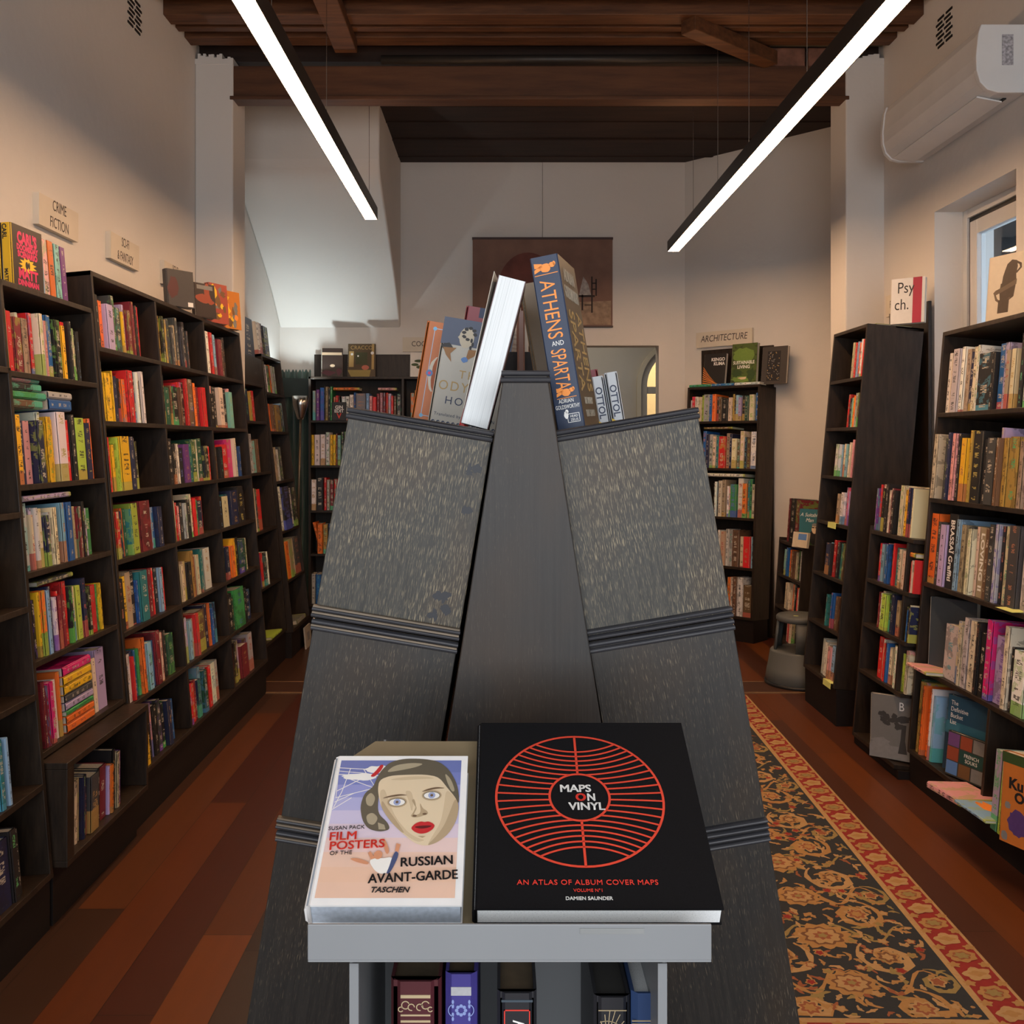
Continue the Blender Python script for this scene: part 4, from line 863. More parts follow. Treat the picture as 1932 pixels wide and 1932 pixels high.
# architecture bookcase top
TA = lambda px, n: AR.M @ TR(AR.s_of(px, 1.95), AR.n0 + AR.p(1.95)*math.sin(AR.th) + n, 1.9515)
o = face_book('black design book with fanned gold lines, architecture bookcase top', TA(1315, 0.10), 0.205, 0.265, 0.03, (0.025, 0.022, 0.020), lean=8, group=GR)
patch(o, 0.03, [([(0.0, 0.16 - k*0.018), (0.0, 0.153 - k*0.018), (0.21*min(1, 0.35+k*0.12), -0.0 + max(0, 0.07-k*0.02))], 0) for k in range(8)], [I_ORG])
lettering([('KENGO', 0.195, 0.205, 0.036, dict(align='RIGHT', bold=0.0012)), ('KUMA', 0.195, 0.170, 0.036, dict(align='RIGHT', bold=0.0012))], COVER_PLANE(0.03), [M_WHITE], o)
o = face_book('tall green garden book reading SUSTAINABLE LIVING, architecture bookcase top', TA(1369, 0.10), 0.225, 0.325, 0.035, (0.075, 0.115, 0.025), lean=5, group=GR, spine=(0.10, 0.11, 0.11), clean=False, rnd=0.011)
patch(o, 0.035, [(blob(0.112, 0.23, 0.10, 0.06, 22, 0.15), 0), (blob(0.10, 0.045, 0.09, 0.025, 22, 0.2), 1), (blob(0.05, 0.09, 0.045, 0.03, 16, 0.3), 2), (blob(0.18, 0.08, 0.035, 0.05, 16, 0.3), 2), (blob(0.11, 0.055, 0.04, 0.01, 10, 0.4), 3)], [I_GREEN, I_GREEN, I_DGREEN, I_SKIN])
lettering([('SUSTAINABLE', 0.112, 0.165, 0.036, dict(align='CENTER', sx=0.85, bold=0.0008)), ('LIVING', 0.112, 0.130, 0.036, dict(align='CENTER', bold=0.0008))], COVER_PLANE(0.035), [M_WHITE], o)
o = face_book('dark book with a speckled window picture, right end of architecture bookcase top', TA(1425, 0.10), 0.215, 0.285, 0.03, (0.060, 0.052, 0.048), lean=7, group=GR)
rr = random.Random(8)
patch(o, 0.03, [(rect(0.05, 0.16, 0.02, 0.25), 0)] + [(rect(a, a+0.006, b, b+0.008), 1 + (rr.random() > 0.7)) for a, b in [(rr.uniform(0.052, 0.15), rr.uniform(0.025, 0.24)) for _ in range(60)]], [M_INK, I_GREY, I_GOLD])

# low case behind the stool
o = face_book('blue memoir with a smiling man on the cover, on the low case behind the stool', FC.M @ TR(FC.s_of(1503, 0.83), FC.n0 + 0.07, 0.8195), 0.165, 0.245, 0.03, (0.035, 0.16, 0.20), yaw=42, lean=5, group=GF, spine=PAL['m'])
patch(o, 0.03, [(rect(0.0, 0.165, 0, 0.05), 0), (blob(0.12, 0.06, 0.04, 0.05), 1), (blob(0.12, 0.115, 0.022, 0.032), 2), (rect(0.10, 0.118, 0.12, 0.128), 1), (rect(0.124, 0.142, 0.12, 0.128), 1), (blob(0.12, 0.142, 0.022, 0.010), 3)], [I_DGREEN, M_INK, I_SKIN, I_GREY])
lettering([('A Suitable', 0.08, 0.195, 0.034, dict(align='CENTER', shear=0.3)), ('Man', 0.08, 0.160, 0.034, dict(align='CENTER', shear=0.3))], COVER_PLANE(0.03), [M_WHITE], o)
o = face_book('small cream and blue book propped before the blue memoir behind the stool', FC.M @ TR(FC.s_of(1512, 0.83), FC.n0 - 0.005, 0.8195), 0.13, 0.10, 0.02, PAL['c'], yaw=30, lean=10, group=GF)
patch(o, 0.02, [(rect(0.05, 0.12, 0.05, 0.09), 0)], [I_BLUE])

# psychology case top
TP = lambda px, n: PS.M @ TR(PS.s_of(px, 2.138), PS.n0 + PS.p(2.138)*math.sin(PS.th) + n, 2.1385)
o = face_book('white book with a red edge band reading Psych., on the psychology bookcase', PS.M @ TR(0.43, PS.n0 + PS.p(2.138)*math.sin(PS.th) + 0.165, 2.1385), 0.18, 0.245, 0.028, PAL['w'], yaw=48, lean=5, group=GP)
patch(o, 0.028, [(rect(0.118, 0.165, 0.0, 0.245), 0)], [M_('crimson_print', (0.40, 0.02, 0.055))])
lettering([('Psy', 0.035, 0.165, 0.085, dict(sx=0.8)), ('ch.', 0.022, 0.075, 0.085, dict(sx=0.8))], COVER_PLANE(0.028), [M_INK], o)
o = PS.flat('flat dark grey book on the psychology bookcase, before the white book', 2.139, 0.10, 0.30, 0.025, 0.2, 'd', off=0.09)

# window bookcase: covers
TJ = lambda s_, n, z: J.M @ TR(s_, J.n0 + J.p(z)*math.sin(J.th) + n, z + 0.0006)
o = face_book('cream art book with a dark kneeling bronze on the cover, window bookcase top', TJ(J.s_of(1868, 2.0, 0.10), 0.10, 1.995), 0.23, 0.285, 0.03, (0.62, 0.55, 0.43), yaw=18, lean=5, group=GJ)
def bz(*p): return [((x-1070)/230*0.215 + 0.008, (1150-y)/440*0.285) for x, y in p]
patch(o, 0.03, [(bz((1170, 775), (1195, 752), (1222, 762), (1228, 800), (1222, 850), (1225, 890), (1190, 905), (1145, 900), (1150, 850), (1160, 810)), 0), (bz((1222, 765), (1248, 785), (1250, 815), (1225, 845), (1220, 835), (1240, 810), (1236, 792), (1222, 780)), 0),
                (bz((1140, 895), (1225, 895), (1215, 990), (1190, 1010), (1140, 1005), (1135, 950)), 0), (bz((1228, 880), (1226, 915), (1150, 950), (1110, 968), (1100, 950), (1112, 935), (1160, 915)), 1), (bz((1105, 960), (1115, 1000), (1150, 1032), (1195, 1005), (1198, 990), (1150, 1018), (1125, 990), (1115, 960)), 1), (bz((1132, 1000), (1192, 1000), (1190, 1086), (1130, 1086)), 0)],
      [M_('bronze_print', (0.070, 0.050, 0.036), scale=50), M_('bronze_light_print', (0.13, 0.095, 0.065), scale=50)])
o = face_book('large slate blue book standing at the far end, fourth shelf of window bookcase', TJ(0.035, 0.06, 0.521), 0.22, 0.305, 0.03, (0.045, 0.060, 0.075), yaw=32, lean=4, group=GJ)
J.flat('flat pink book lying at the far end of the fourth window bookcase shelf', 0.521, 0.05, 0.19, 0.014, 0.14, 'i', off=-0.055)
o = face_book('grey tree-covered book with a white letter B standing in the low case', HC_.M @ TR(HC_.s_of(1647, 0.15, -0.045), -0.045, 0.061), 0.20, 0.285, 0.03, (0.16, 0.16, 0.155), yaw=54, lean=4, group=GH)
rr = random.Random(11)
patch(o, 0.03, [(rect(0, 0.20, 0.0, 0.06), 0), (blob(0.05, 0.07, 0.04, 0.02, 14, 0.3), 0), ([(0.125, 0.03), (0.165, 0.03), (0.155, 0.09), (0.16, 0.16), (0.14, 0.16), (0.135, 0.09)], 1)] + [(blob(rr.uniform(0.05, 0.18), rr.uniform(0.145, 0.20), rr.uniform(0.015, 0.03), rr.uniform(0.008, 0.016), 10, 0.35, rr), 1) for _ in range(9)], [I_GREY, M_('charcoal_print', (0.035, 0.035, 0.035))])
lettering([('B', 0.125, 0.222, 0.055, dict(sx=0.8))], COVER_PLANE(0.03), [M_WHITE], o)
HC_.row('bottom shelf of low bookcase left of the tree-covered book', 0.0605, 0.23, 1637, 1645, 'c2 k2 f2', 0.85, 0.95, end='far end', extra=0.03)
# bottom of the window bookcase
o = face_book('navy sea-covered book reading The Definitive Bucket List, bottom window bookcase shelf', TJ(J.s_of(1790, 0.2, 0.055), 0.055, 0.151), 0.26, 0.305, 0.03, (0.022, 0.085, 0.15), yaw=20, lean=6, group=GJ, spine=PAL['c'])
patch(o, 0.03, [(rect(0, 0.26, 0.0, 0.16), 0), (rect(0, 0.26, 0.15, 0.20), 1)], [M_('deep_sea_print', (0.015, 0.045, 0.085)), M_('sea_glow_print', (0.035, 0.15, 0.22))])
lettering([(x, 0.022, 0.268 - k*0.026, 0.026, dict(sx=0.9)) for k, x in enumerate(('The', 'Definitive', 'Bucket', 'List'))], COVER_PLANE(0.03), [M_WHITE], o)
o = face_book('travel book with a grid of small pictures, in front of the navy sea book', TJ(J.s_of(1791, 0.2, 0.026), 0.026, 0.151), 0.26, 0.175, 0.022, (0.050, 0.050, 0.045), yaw=20, lean=7, group=GJ, spine=PAL['c'])
gp = []; cs = [1, 0, 2, 3, 4, 0, 2, 1, 3, 4, 2, 0]
for r in range(3):
    for c in range(4): gp.append((rect(0.006+c*0.064, 0.064+c*0.064, 0.006+r*0.056, 0.058+r*0.056), cs[r*4+c]))
gp.append((rect(0.07, 0.19, 0.062, 0.114), 5))
patch(o, 0.022, gp, [I_BROWN, I_BLUE, I_GREY, M_('purple_print', (0.14, 0.06, 0.20)), M_('rust_print', (0.28, 0.06, 0.03)), M_('pine_print', (0.015, 0.06, 0.055))])
lettering([('FRENCH', 0.13, 0.090, 0.020, dict(align='CENTER')), ('SOUKS', 0.13, 0.070, 0.020, dict(align='CENTER'))], COVER_PLANE(0.022), [M_WHITE], o)
for lab, s_, n, z, wd, th, dp, q, yw in (('flat pink hardback lying at the front edge of the bottom window bookcase shelf', J.s_of(1764, 0.15, -0.12), -0.12, 0.151, 0.20, 0.026, 0.17, 'i', 10),):
    o = J.flat(lab, z, s_, wd, th, dp, q, off=n, tilt=yw)
o = J.flat('flat blue paperback with an orange picture, partly over the pink hardback', 0.178, J.s_of(1806, 0.15, -0.14), 0.20, 0.010, 0.18, 'v', off=-0.14, tilt=4)
g = G(); g.add([(0.0104, 0.06 + y, 0.08 + x) for x, y in blob(0.05, 0.03, 0.06, 0.025, 14, 0.35)], [tuple(range(14))]); g.obj('cover_print', [I_ORG], o)
J.row('bottom shelf of window bookcase beside orange plant book', 0.151, 0.335, 1866, 1893, 'x5 l4 n1', 0.80, 0.84, end='far end', dmin=0.2, dmax=0.22, sb=(0.0, 0.0), extra=-0.10)
o = face_book('orange book with purple flowers and bold black lettering, bottom window bookcase shelf', TJ(J.s_of(1898, 0.2, -0.085), -0.085, 0.151), 0.24, 0.30, 0.03, (0.55, 0.17, 0.03), yaw=22, lean=4, group=GJ)
patch(o, 0.03, [(rect(0, 0.24, 0.265, 0.30), 0), (blob(0.075, 0.075, 0.042, 0.042, 26, 0.18), 1), (blob(0.19, 0.06, 0.035, 0.035, 26, 0.18), 1), (blob(0.03, 0.125, 0.012, 0.012, 16, 0.2), 2), (blob(0.022, 0.022, 0.014, 0.014, 16, 0.2), 2)], [I_DGREEN, M_('violet_print', (0.08, 0.04, 0.16), scale=60), I_GREY])
lettering([('A', 0.10, 0.225, 0.042, dict(bold=0.002)), ('Ku', 0.03, 0.185, 0.05, dict(bold=0.002)), ('O', 0.055, 0.145, 0.046, dict(bold=0.002))], COVER_PLANE(0.03), [M_INK], o)
# lettering on a few readable spines of the window bookcase
def find(lab):
    for k, q in enumerate(QUEUE):
        if lab in q[1]: return k
    return None
READ = {'second shelf of window bookcase#1': None}
o = G().box(0, 0.12, -0.03, 0.04, 0.0005, 0.0015).obj('paper_tag', M_NOTE, matrix=TJ(J.s_of(1893, 0.9), 0, 0.89)); tag(o, 'pale yellow paper tag curling off the third window bookcase shelf', 'paper tag')

# ------------------------------------------------------------------ shelved books: about 300 largest as things, the rest one mass
TEXT = {'third shelf of window bookcase|fourth': (('BRASSAÏ Graffiti', M_WHITE, 0.62),), 'third shelf of window bookcase|tenth': (('LOVING II', M_WHITE, 0.62),), 'first shelf of window bookcase|second': (('ART BY VELI & AMOS', M_INK, 0.42),)}
def place_books(limit):
    QUEUE.sort(key=lambda q: -q[0])
    for size, lab, M, t, d, h, col, r, grp in QUEUE[:limit]:
        key = next((k for k in TEXT if f"{k.split('|')[1]} from the far end, {k.split('|')[0]}" in lab), None)
        o = book(lab, M, t, d, h, col, r, grp, cover=M_CLEAN if key else None)
        if key:
            body, mat, fr = TEXT[key][0]
            L = h*0.82; sz = t*fr; me = text_mesh(body, 1.0); wid = max(v.co.x for v in me.vertices); bpy.data.meshes.remove(me)
            lettering([(body, h*0.08, t*0.5 - sz*0.33, sz, dict(sx=L/(wid*sz), bold=0.001))], SPINE_PLANE(h), mat, o)
    V, Fc, U, C, R, MI = [], [], [], [], [], []
    for size, lab, M, t, d, h, col, r, grp in QUEUE[limit:]:
        v, f, uv = cover_geo(t, d, h); b = len(V); V += [M @ Vector(x) for x in v]; Fc += [tuple(i+b for i in x) for x in f]; U += uv
        C += [col]*len(f); R += [r]*len(f); MI += [0]*len(f)
        v, f = page_geo(t, d, h); b = len(V); V += [M @ Vector(x) for x in v]; Fc += [tuple(i+b for i in x) for x in f]; U += [(0.0, 0.0)]*24
        C += [(0.6, 0.55, 0.45)]*6; R += [0.5]*6; MI += [1]*6
    if V:
        o = mesh_obj('distant_shelved_books', V, Fc, [M_COVER, M_PAGES], mi=MI); attrs(o.data, U, C, R)
        tag(o, 'remaining small distant books packed on the far shelves', 'books', kind='stuff')
# ------------------------------------------------------------------ central display stand
SX, SD, SL = 0.031, 1.28, 1.25
ST = thing('book_display_stand', 'two-sided charcoal wooden display stand with a tapered centre plank, middle of the shop', 'display stand', TR(SX, SD, 0))
def fit(body, x, y, length, height, mi=0, **kw):
    """a line of capitals stretched to length x height"""
    sz = height/0.70; me = text_mesh(body, sz); w = max(v.co.x for v in me.vertices); bpy.data.meshes.remove(me)
    return (body, x, y, sz, dict(sx=length/w, **kw), mi)
ANG = 9.5; BW, BH, PITCH = 0.190, 0.2785, 0.2795
def bead(g, x0, x1, z0, z1, y=-0.006, mi=0):
    n = 8; pts = []
    for k in range(n+1):
        q = math.pi*k/n; pts.append((y*math.sin(q) - 0.0, (z0+z1)/2 - (z1-z0)/2*math.cos(q)))
    g.prism(pts + [(0.004, z1), (0.004, z0)], x0, x1, 'x', mi)
for sg in (-1, 1):
    top_out = Vector((-0.229 if sg < 0 else 0.224, 0, 1.548)); a = math.radians(ANG)
    ux = Vector((math.cos(a)*(-sg), 0, -math.sin(a))); vz = Vector((sg*math.sin(a), 0, -math.cos(a)))
    # local frame: x from the outer edge to the centre for the left side, from centre to the outer edge for the right one
    for k in range(5):
        o_top = top_out + vz*(PITCH*k)
        org = o_top + vz*BH if sg < 0 else o_top + ux*BW + vz*BH
        r = ux if sg < 0 else -ux
        M = basis(r, Vector((0, 1, 0)), -vz, org)
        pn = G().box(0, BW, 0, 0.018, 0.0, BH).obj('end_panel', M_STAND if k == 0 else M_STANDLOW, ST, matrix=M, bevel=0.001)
        g = G(); worn = 1 if (sg < 0 and k in (0, 1)) else 0
        bead(g, -0.002, BW+0.001, BH-0.0075, BH-0.0005); bead(g, -0.002, BW+0.001, BH-0.0155, BH-0.0085)
        if sg < 0 and k in (1, 2): g.box(-0.002, BW, -0.0068, 0, BH-0.0092, BH-0.0070, 1)
        g.obj('upper_beading', [M_BEAD, M_BEADW], pn); g = G()
        bead(g, -0.004, BW+0.001, 0.0005, 0.0075, -0.008); bead(g, -0.004, BW+0.001, 0.0085, 0.0155, -0.008)
        if sg < 0 and k in (0, 1, 2):
            for zq in ((0.0080, 0.0160) if k < 2 else (0.016,)): g.box(-0.003, BW, -0.0088, 0.0, zq-0.0012, zq+0.0012, 1)
        g.obj('lower_beading', [M_BEAD, M_BEADW], pn)
        G().box(0, BW, SL-0.018, SL, 0, BH).obj('rear_panel', M_STAND, ST, matrix=M, bevel=0.001)
        G().box(0.002, BW-0.002, 0.018, SL-0.018, 0.0, 0.016).obj('shelf_board', M_PLANK, ST, matrix=M)
        bx = (BW-0.014, BW-0.002) if sg < 0 else (0.002, 0.014)
        G().box(*bx, 0.018, SL-0.018, 0.016, BH-0.002).obj('back_board', M_PLANK, ST, matrix=M)
        if k == 0:
            if sg < 0: G().box(0.002, BW-0.002, 0.018, SL-0.018, BH-0.0165, BH-0.0005).obj('top_board', M_PLANK, ST, matrix=M)
            else:
                G().box(0.002, BW-0.002, 0.018, 0.66, BH-0.0165, BH-0.0005).obj('top_board', M_PLANK, ST, matrix=M)
                G().box(0.002, BW+0.03, 0.66, SL-0.018, BH-0.176, BH-0.160).obj('top_board', M_PLANK, ST, matrix=M)
    bo = top_out + vz*(PITCH*5 - 0.004); bi = bo + ux*BW
    xs = sorted((bo.x, bi.x)); hb = min(bo.z, bi.z)
    pts = [(bo.x, 0), (bi.x, 0), (bi.x, bi.z), (bo.x, bo.z)]
    if sg > 0: pts = pts[::-1]
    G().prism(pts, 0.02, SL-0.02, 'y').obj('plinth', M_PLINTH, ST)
# centre plank and the wedge behind it
w0, w1, zt = 0.0275, 0.2735, 1.594
G().prism([(-w1, 0), (w1, 0), (w0, zt), (-w0, zt)], -0.020, -0.001, 'y').obj('centre_plank', M_PLANK, ST, bevel=0.0015)
g = G(); wt = w0 + 0.0035; bead(g, -wt, wt, zt-0.0075, zt, -0.006); bead(g, -wt-0.001, wt+0.001, zt-0.016, zt-0.0085, -0.006)
gm = g.obj('edge_beading', M_BEAD, ST, matrix=TR(0, -0.020, 0))
k0 = 0.006
G().prism([(-w1+k0+0.02, 0), (w1-k0-0.02, 0), (w0-k0, zt-0.004), (-w0+k0, zt-0.004)], 0.0, SL-0.02, 'y').obj('core', M_PLANK, ST)
G().box(-0.030, 0.032, 0.58, 1.16, zt-0.003, 1.674).obj('ridge_box', M_PLINTH, ST)
# small blackish stain marks on the upper left panel
rr = random.Random(4)
g = G()
for (x, z, s_) in ((0.172, 0.225, 0.012), (0.170, 0.175, 0.010), (0.160, 0.052, 0.013), (0.168, 0.035, 0.011), (0.150, 0.028, 0.010)):
    for q in range(3):
        cx_, cz_ = x + rr.uniform(-s_, s_)*0.6, z + rr.uniform(-s_, s_)*0.6
        p = blob(cx_, cz_, s_*rr.uniform(0.25, 0.55), s_*rr.uniform(0.25, 0.6), 16, 0.4, rr)
        LAYR = 0.0003 + 0.00004*q + 0.0001*x
        g.add([(x_, -LAYR, z_) for x_, z_ in p], [tuple(range(16))])
first = [o for o in ST.children if o.name.startswith('end_panel')][0]
g.obj('stain_marks', M_('dark_stain', (0.014, 0.015, 0.020)), first)

# books on the stand
BAL, BAR_ = (lambda x: 1.548 - (x + 0.198)*0.1673 + 0.0012), (lambda x: 1.5153 + (x - 0.0754)*0.1673 + 0.0012)
GS = 'books leaning on top of the display stand'
NAVY = (0.018, 0.032, 0.072); BRN = (0.072, 0.050, 0.026)
ht, tt, dd = 0.238, 0.0385, 0.153
o = book('thick navy-spined book reading ATHENS AND SPARTA, leaning on the display stand', TR(0.0765, 1.335, BAR_(0.0765)) @ RY(-9.2) @ RZ(-13), tt, dd, ht, BRN, 0.3, GS, cover=M_CLEAN, c=0.0015)
a_ = o.data.attributes['col'].data
for i in (0, 1, 9): a_[i].color = (*NAVY, 1)
a_[8].color = (0.02, 0.02, 0.025, 1)
P = SPINE_PLANE(ht)
lettering([fit('ATHENS', 0.033, 0.0085, 0.080, 0.0205), fit('SPARTA', 0.1275, 0.0085, 0.0555, 0.0205)], P, I_ORG, o)
UP = basis((1, 0, 0), (0, 0, 1), (0, -1, 0), (0, -0.0004, 0))
lettering([fit('AND', 0.0115, 0.1150, 0.0165, 0.0065), fit('ADRIAN', 0.008, 0.0365, 0.0205, 0.0055), fit('GOLDSWORTHY', 0.0025, 0.0285, 0.0335, 0.0055), fit('HEAD', 0.0205, 0.0158, 0.0105, 0.0034), fit('ZEUS', 0.0205, 0.0108, 0.0105, 0.0034)], UP, M_WHITE, o)
g = G()
for (x0, x1, z0, z1) in ((0.0165, 0.0335, 0.0090, 0.0097), (0.0165, 0.0335, 0.0205, 0.0212), (0.0165, 0.0172, 0.009, 0.0212), (0.0328, 0.0335, 0.009, 0.0212)): g.box(x0, x1, -0.0005, 0, z0, z1)
for p in (blob(0.017, 0.0245, 0.0022, 0.0028), blob(0.0155, 0.020, 0.003, 0.0055, 14, 0.1)): g.add([(x, -0.0004, z) for x, z in p], [tuple(range(len(p)))])
g.obj('spine_emblem', M_WHITE, o)
g = G()                                             # two little orange warriors
def warrior(cx_, cz_, s_, flip):
    f_ = -1 if flip else 1
    for p in (blob(cx_, cz_, 0.0075*s_, 0.0062*s_, 16, 0.08), blob(cx_ + 0.0095*f_*s_, cz_ + 0.003*s_, 0.0040*s_, 0.0036*s_, 12, 0.06), blob(cx_ + 0.0125*f_*s_, cz_+0.0045*s_, 0.0022*s_, 0.0030*s_, 10),
              [(cx_-0.016*f_*s_, cz_-0.006*s_), (cx_-0.006*f_*s_, cz_-0.002*s_), (cx_-0.006*f_*s_, cz_+0.004*s_), (cx_-0.0155*f_*s_, cz_-0.001*s_)],
              [(cx_-0.015*f_*s_, cz_+0.001*s_), (cx_-0.004*f_*s_, cz_+0.001*s_), (cx_-0.004*f_*s_, cz_+0.006*s_), (cx_-0.015*f_*s_, cz_+0.008*s_)],
              [(cx_-0.016*s_, cz_-0.0095*s_), (cx_+0.016*s_, cz_-0.0085*s_), (cx_+0.016*s_, cz_-0.0075*s_), (cx_-0.016*s_, cz_-0.0085*s_)]):
        g.add([(x, -0.0004, z) for x, z in p], [tuple(range(len(p)))])
warrior(tt*0.50, 0.2215, 1.0, False); g.obj('spine_figure', I_ORG, o)
g = G(); warrior(tt*0.52, 0.0505, 0.85, False); g.obj('spine_figure', I_ORG, o)
CP = COVER_PLANE(tt)
lettering([('ADRIAN', dd/2, 0.205, 0.026, dict(align='CENTER', sx=1.0)), ('GOLDSWORTHY', dd/2, 0.180, 0.026, dict(align='CENTER', sx=0.62)), ('THE RIVALRY', dd/2, 0.032, 0.014, dict(align='CENTER')), ('THAT SHAPED', dd/2, 0.014, 0.014, dict(align='CENTER'))], CP, M_('silver_foil', (0.36, 0.32, 0.25)), o)
lettering([fit('ATHENS', 0.090, 0.165, 0.115, 0.045, rot=-90), fit('SPARTA', 0.022, 0.165, 0.115, 0.045, rot=-90)], CP, I_GOLD, o, 'foil_title')

o = book('brown and cream book leaning just behind the navy-spined book', TR(0.066, 1.53, BAR_(0.066)) @ RY(-9.6) @ RZ(-6), 0.040, 0.15, 0.236, (0.20, 0.13, 0.065), 0.4, GS, cover=M_CLEAN)
# page-edge book
wt_, wh_, wd_ = 0.0385, 0.208, 0.135
xr = -0.0185
o = book('thick book leaning with its white page edges to the viewer', TR(xr, 1.335, BAL(xr)) @ RY(14.5) @ TR(0, wd_, 0) @ RZ(180), wt_, wd_, wh_, (0.085, 0.028, 0.026), 0.4, GS, cover=M_CLEAN, pages=M_PAGEW, inset=0.0004, b=0.0012)
fl = G(); fl.add([(wt_+0.0005, wd_-0.004, 0.02), (wt_+0.0005, wd_-0.06, 0.02), (wt_+0.0012, wd_-0.055, wh_+0.001), (wt_+0.007, wd_-0.006, wh_+0.004)], [(0, 1, 2, 3)])
fo = fl.obj('cover_flap', M_SIGN, o); sm = fo.modifiers.new('thick', 'SOLIDIFY'); sm.thickness = 0.0006
o = book('slim red book leaning behind the page-edge book', TR(-0.068, 1.56, BAL(-0.068)) @ RY(16), 0.010, 0.12, 0.205, PAL['r'], 0.4, GS, cover=M_CLEAN)
# face-out books along the left board
ox = -0.1417
o = face_book('pale paperback reading THE ODYSSEY with a fresco border, facing out on the stand', TR(ox, 1.90, BAL(ox)) @ RY(9.5), 0.136, 0.206, 0.030, (0.47, 0.45, 0.39), group=GS)
pol = [(rect(0, 0.136, 0.155, 0.206), 0)]
for cx_ in (0.048, 0.088):
    pol += [(blob(cx_, 0.172, 0.014, 0.020, 18, 0.05), 1), ([(cx_-0.012, 0.178), (cx_-0.017, 0.171), (cx_-0.012, 0.166), (cx_-0.004, 0.165), (cx_-0.004, 0.18)], 1)]
    for q in range(7): pol.append((blob(cx_ + 0.004 + 0.011*math.cos(q*0.75), 0.180 + 0.011*math.sin(q*0.75), 0.0042, 0.0032, 10, 0.2), 2))
    for q in range(4): pol.append((blob(cx_ + 0.010 + 0.003*(q % 2), 0.168 - q*0.007, 0.0024, 0.0044, 10), 2))
pol += [(blob(0.014, 0.150, 0.012, 0.007, 14, 0.2), 2), (blob(0.118, 0.152, 0.014, 0.007, 14, 0.2), 2), ([(0.006, 0.148), (0.032, 0.150), (0.022, 0.138), (0.026, 0.122), (0.014, 0.134)], 3), ([(0.055, 0.150), (0.078, 0.152), (0.066, 0.138), (0.052, 0.128)], 3), ([(0.098, 0.150), (0.118, 0.152), (0.110, 0.138), (0.100, 0.13)], 3), (blob(0.050, 0.130, 0.006, 0.006, 12, 0.2), 4), (blob(0.112, 0.126, 0.008, 0.010, 12, 0.2), 4), (blob(0.085, 0.140, 0.008, 0.005, 10, 0.3), 5)]
patch(o, 0.030, pol, [M_('fresco_blue', (0.075, 0.095, 0.15)), M_('fresco_cream', (0.50, 0.44, 0.33)), M_INK, M_('fresco_ochre', (0.28, 0.13, 0.035)), I_BLUE, M_('fresco_red', (0.20, 0.03, 0.02))])
CPo = COVER_PLANE(0.030)
lettering([('THE', 0.068, 0.094, 0.022, dict(align='CENTER', spacing=1.3)), ('ODYSSEY', 0.068, 0.068, 0.026, dict(align='CENTER', spacing=1.25, sx=0.92))], CPo, I_GOLD, o, 'foil_title')
lettering([('HOMER', 0.068, 0.042, 0.021, dict(align='CENTER', spacing=1.3)), ('~', 0.068, 0.030, 0.014, dict(align='CENTER')), ('Translated by EMILY WILSON', 0.068, 0.018, 0.0085, dict(align='CENTER', spacing=1.1))], CPo, I_NAVY, o)
g = G()
for k in range(13): g.add([(x, y, 0) for x, y in blob(0.010 + k*0.0097, 0.0055, 0.0034, 0.0034, 12)] + [(x, y, 0) for x, y in blob(0.010 + k*0.0097 + 0.001, 0.005, 0.0016, 0.0016, 12)], [tuple((i, (i+1) % 12, 12+(i+1) % 12, 12+i)) for i in range(12)], 0, CPo)
g.box(0.004, 0.132, 0.0005, 0.0016, -0.0001, 0.0001, 0, CPo)
g.obj('wave_border', I_NAVY, o)
ox = -0.185
o = face_book('orange book with a blue ruled border, behind the pale paperback on the stand', TR(ox, 2.03, BAL(ox)+0.002) @ RY(9.5), 0.14, 0.205, 0.032, (0.56, 0.15, 0.025), group=GS, spine=(0.50, 0.13, 0.02))
patch(o, 0.032, [(rect(0.018, 0.0195, 0.012, 0.192), 0), (rect(0.018, 0.13, 0.1905, 0.192), 0), (rect(0.018, 0.13, 0.012, 0.0135), 0), (blob(0.019, 0.191, 0.004, 0.004), 1), (blob(0.019, 0.0125, 0.004, 0.004), 1), (blob(0.034, 0.10, 0.014, 0.036, 18, 0.1), 2), (blob(0.042, 0.10, 0.016, 0.04, 18, 0.05), 3), (blob(0.022, 0.10, 0.007, 0.007, 14), 4), (blob(0.022, 0.10, 0.003, 0.003, 10), 5)],
      [M_('pale_blue_ink', (0.42, 0.52, 0.66)), M_('sky_blue_ink', (0.20, 0.48, 0.75)), M_SIGN, M_('deep_orange_print', (0.36, 0.08, 0.015)), I_BLUE, I_PINK])
ox = -0.118
o = face_book('dull red patterned book standing at the rear of the stand', TR(ox, 2.13, BAL(ox)+0.002) @ RY(9.5), 0.13, 0.262, 0.03, (0.22, 0.03, 0.045), group=GS)
patch(o, 0.03, [(rect(0.03, 0.06, 0.24, 0.262), 0), (rect(0.06, 0.066, 0.245, 0.262), 1)], [I_NAVY, I_PINK])
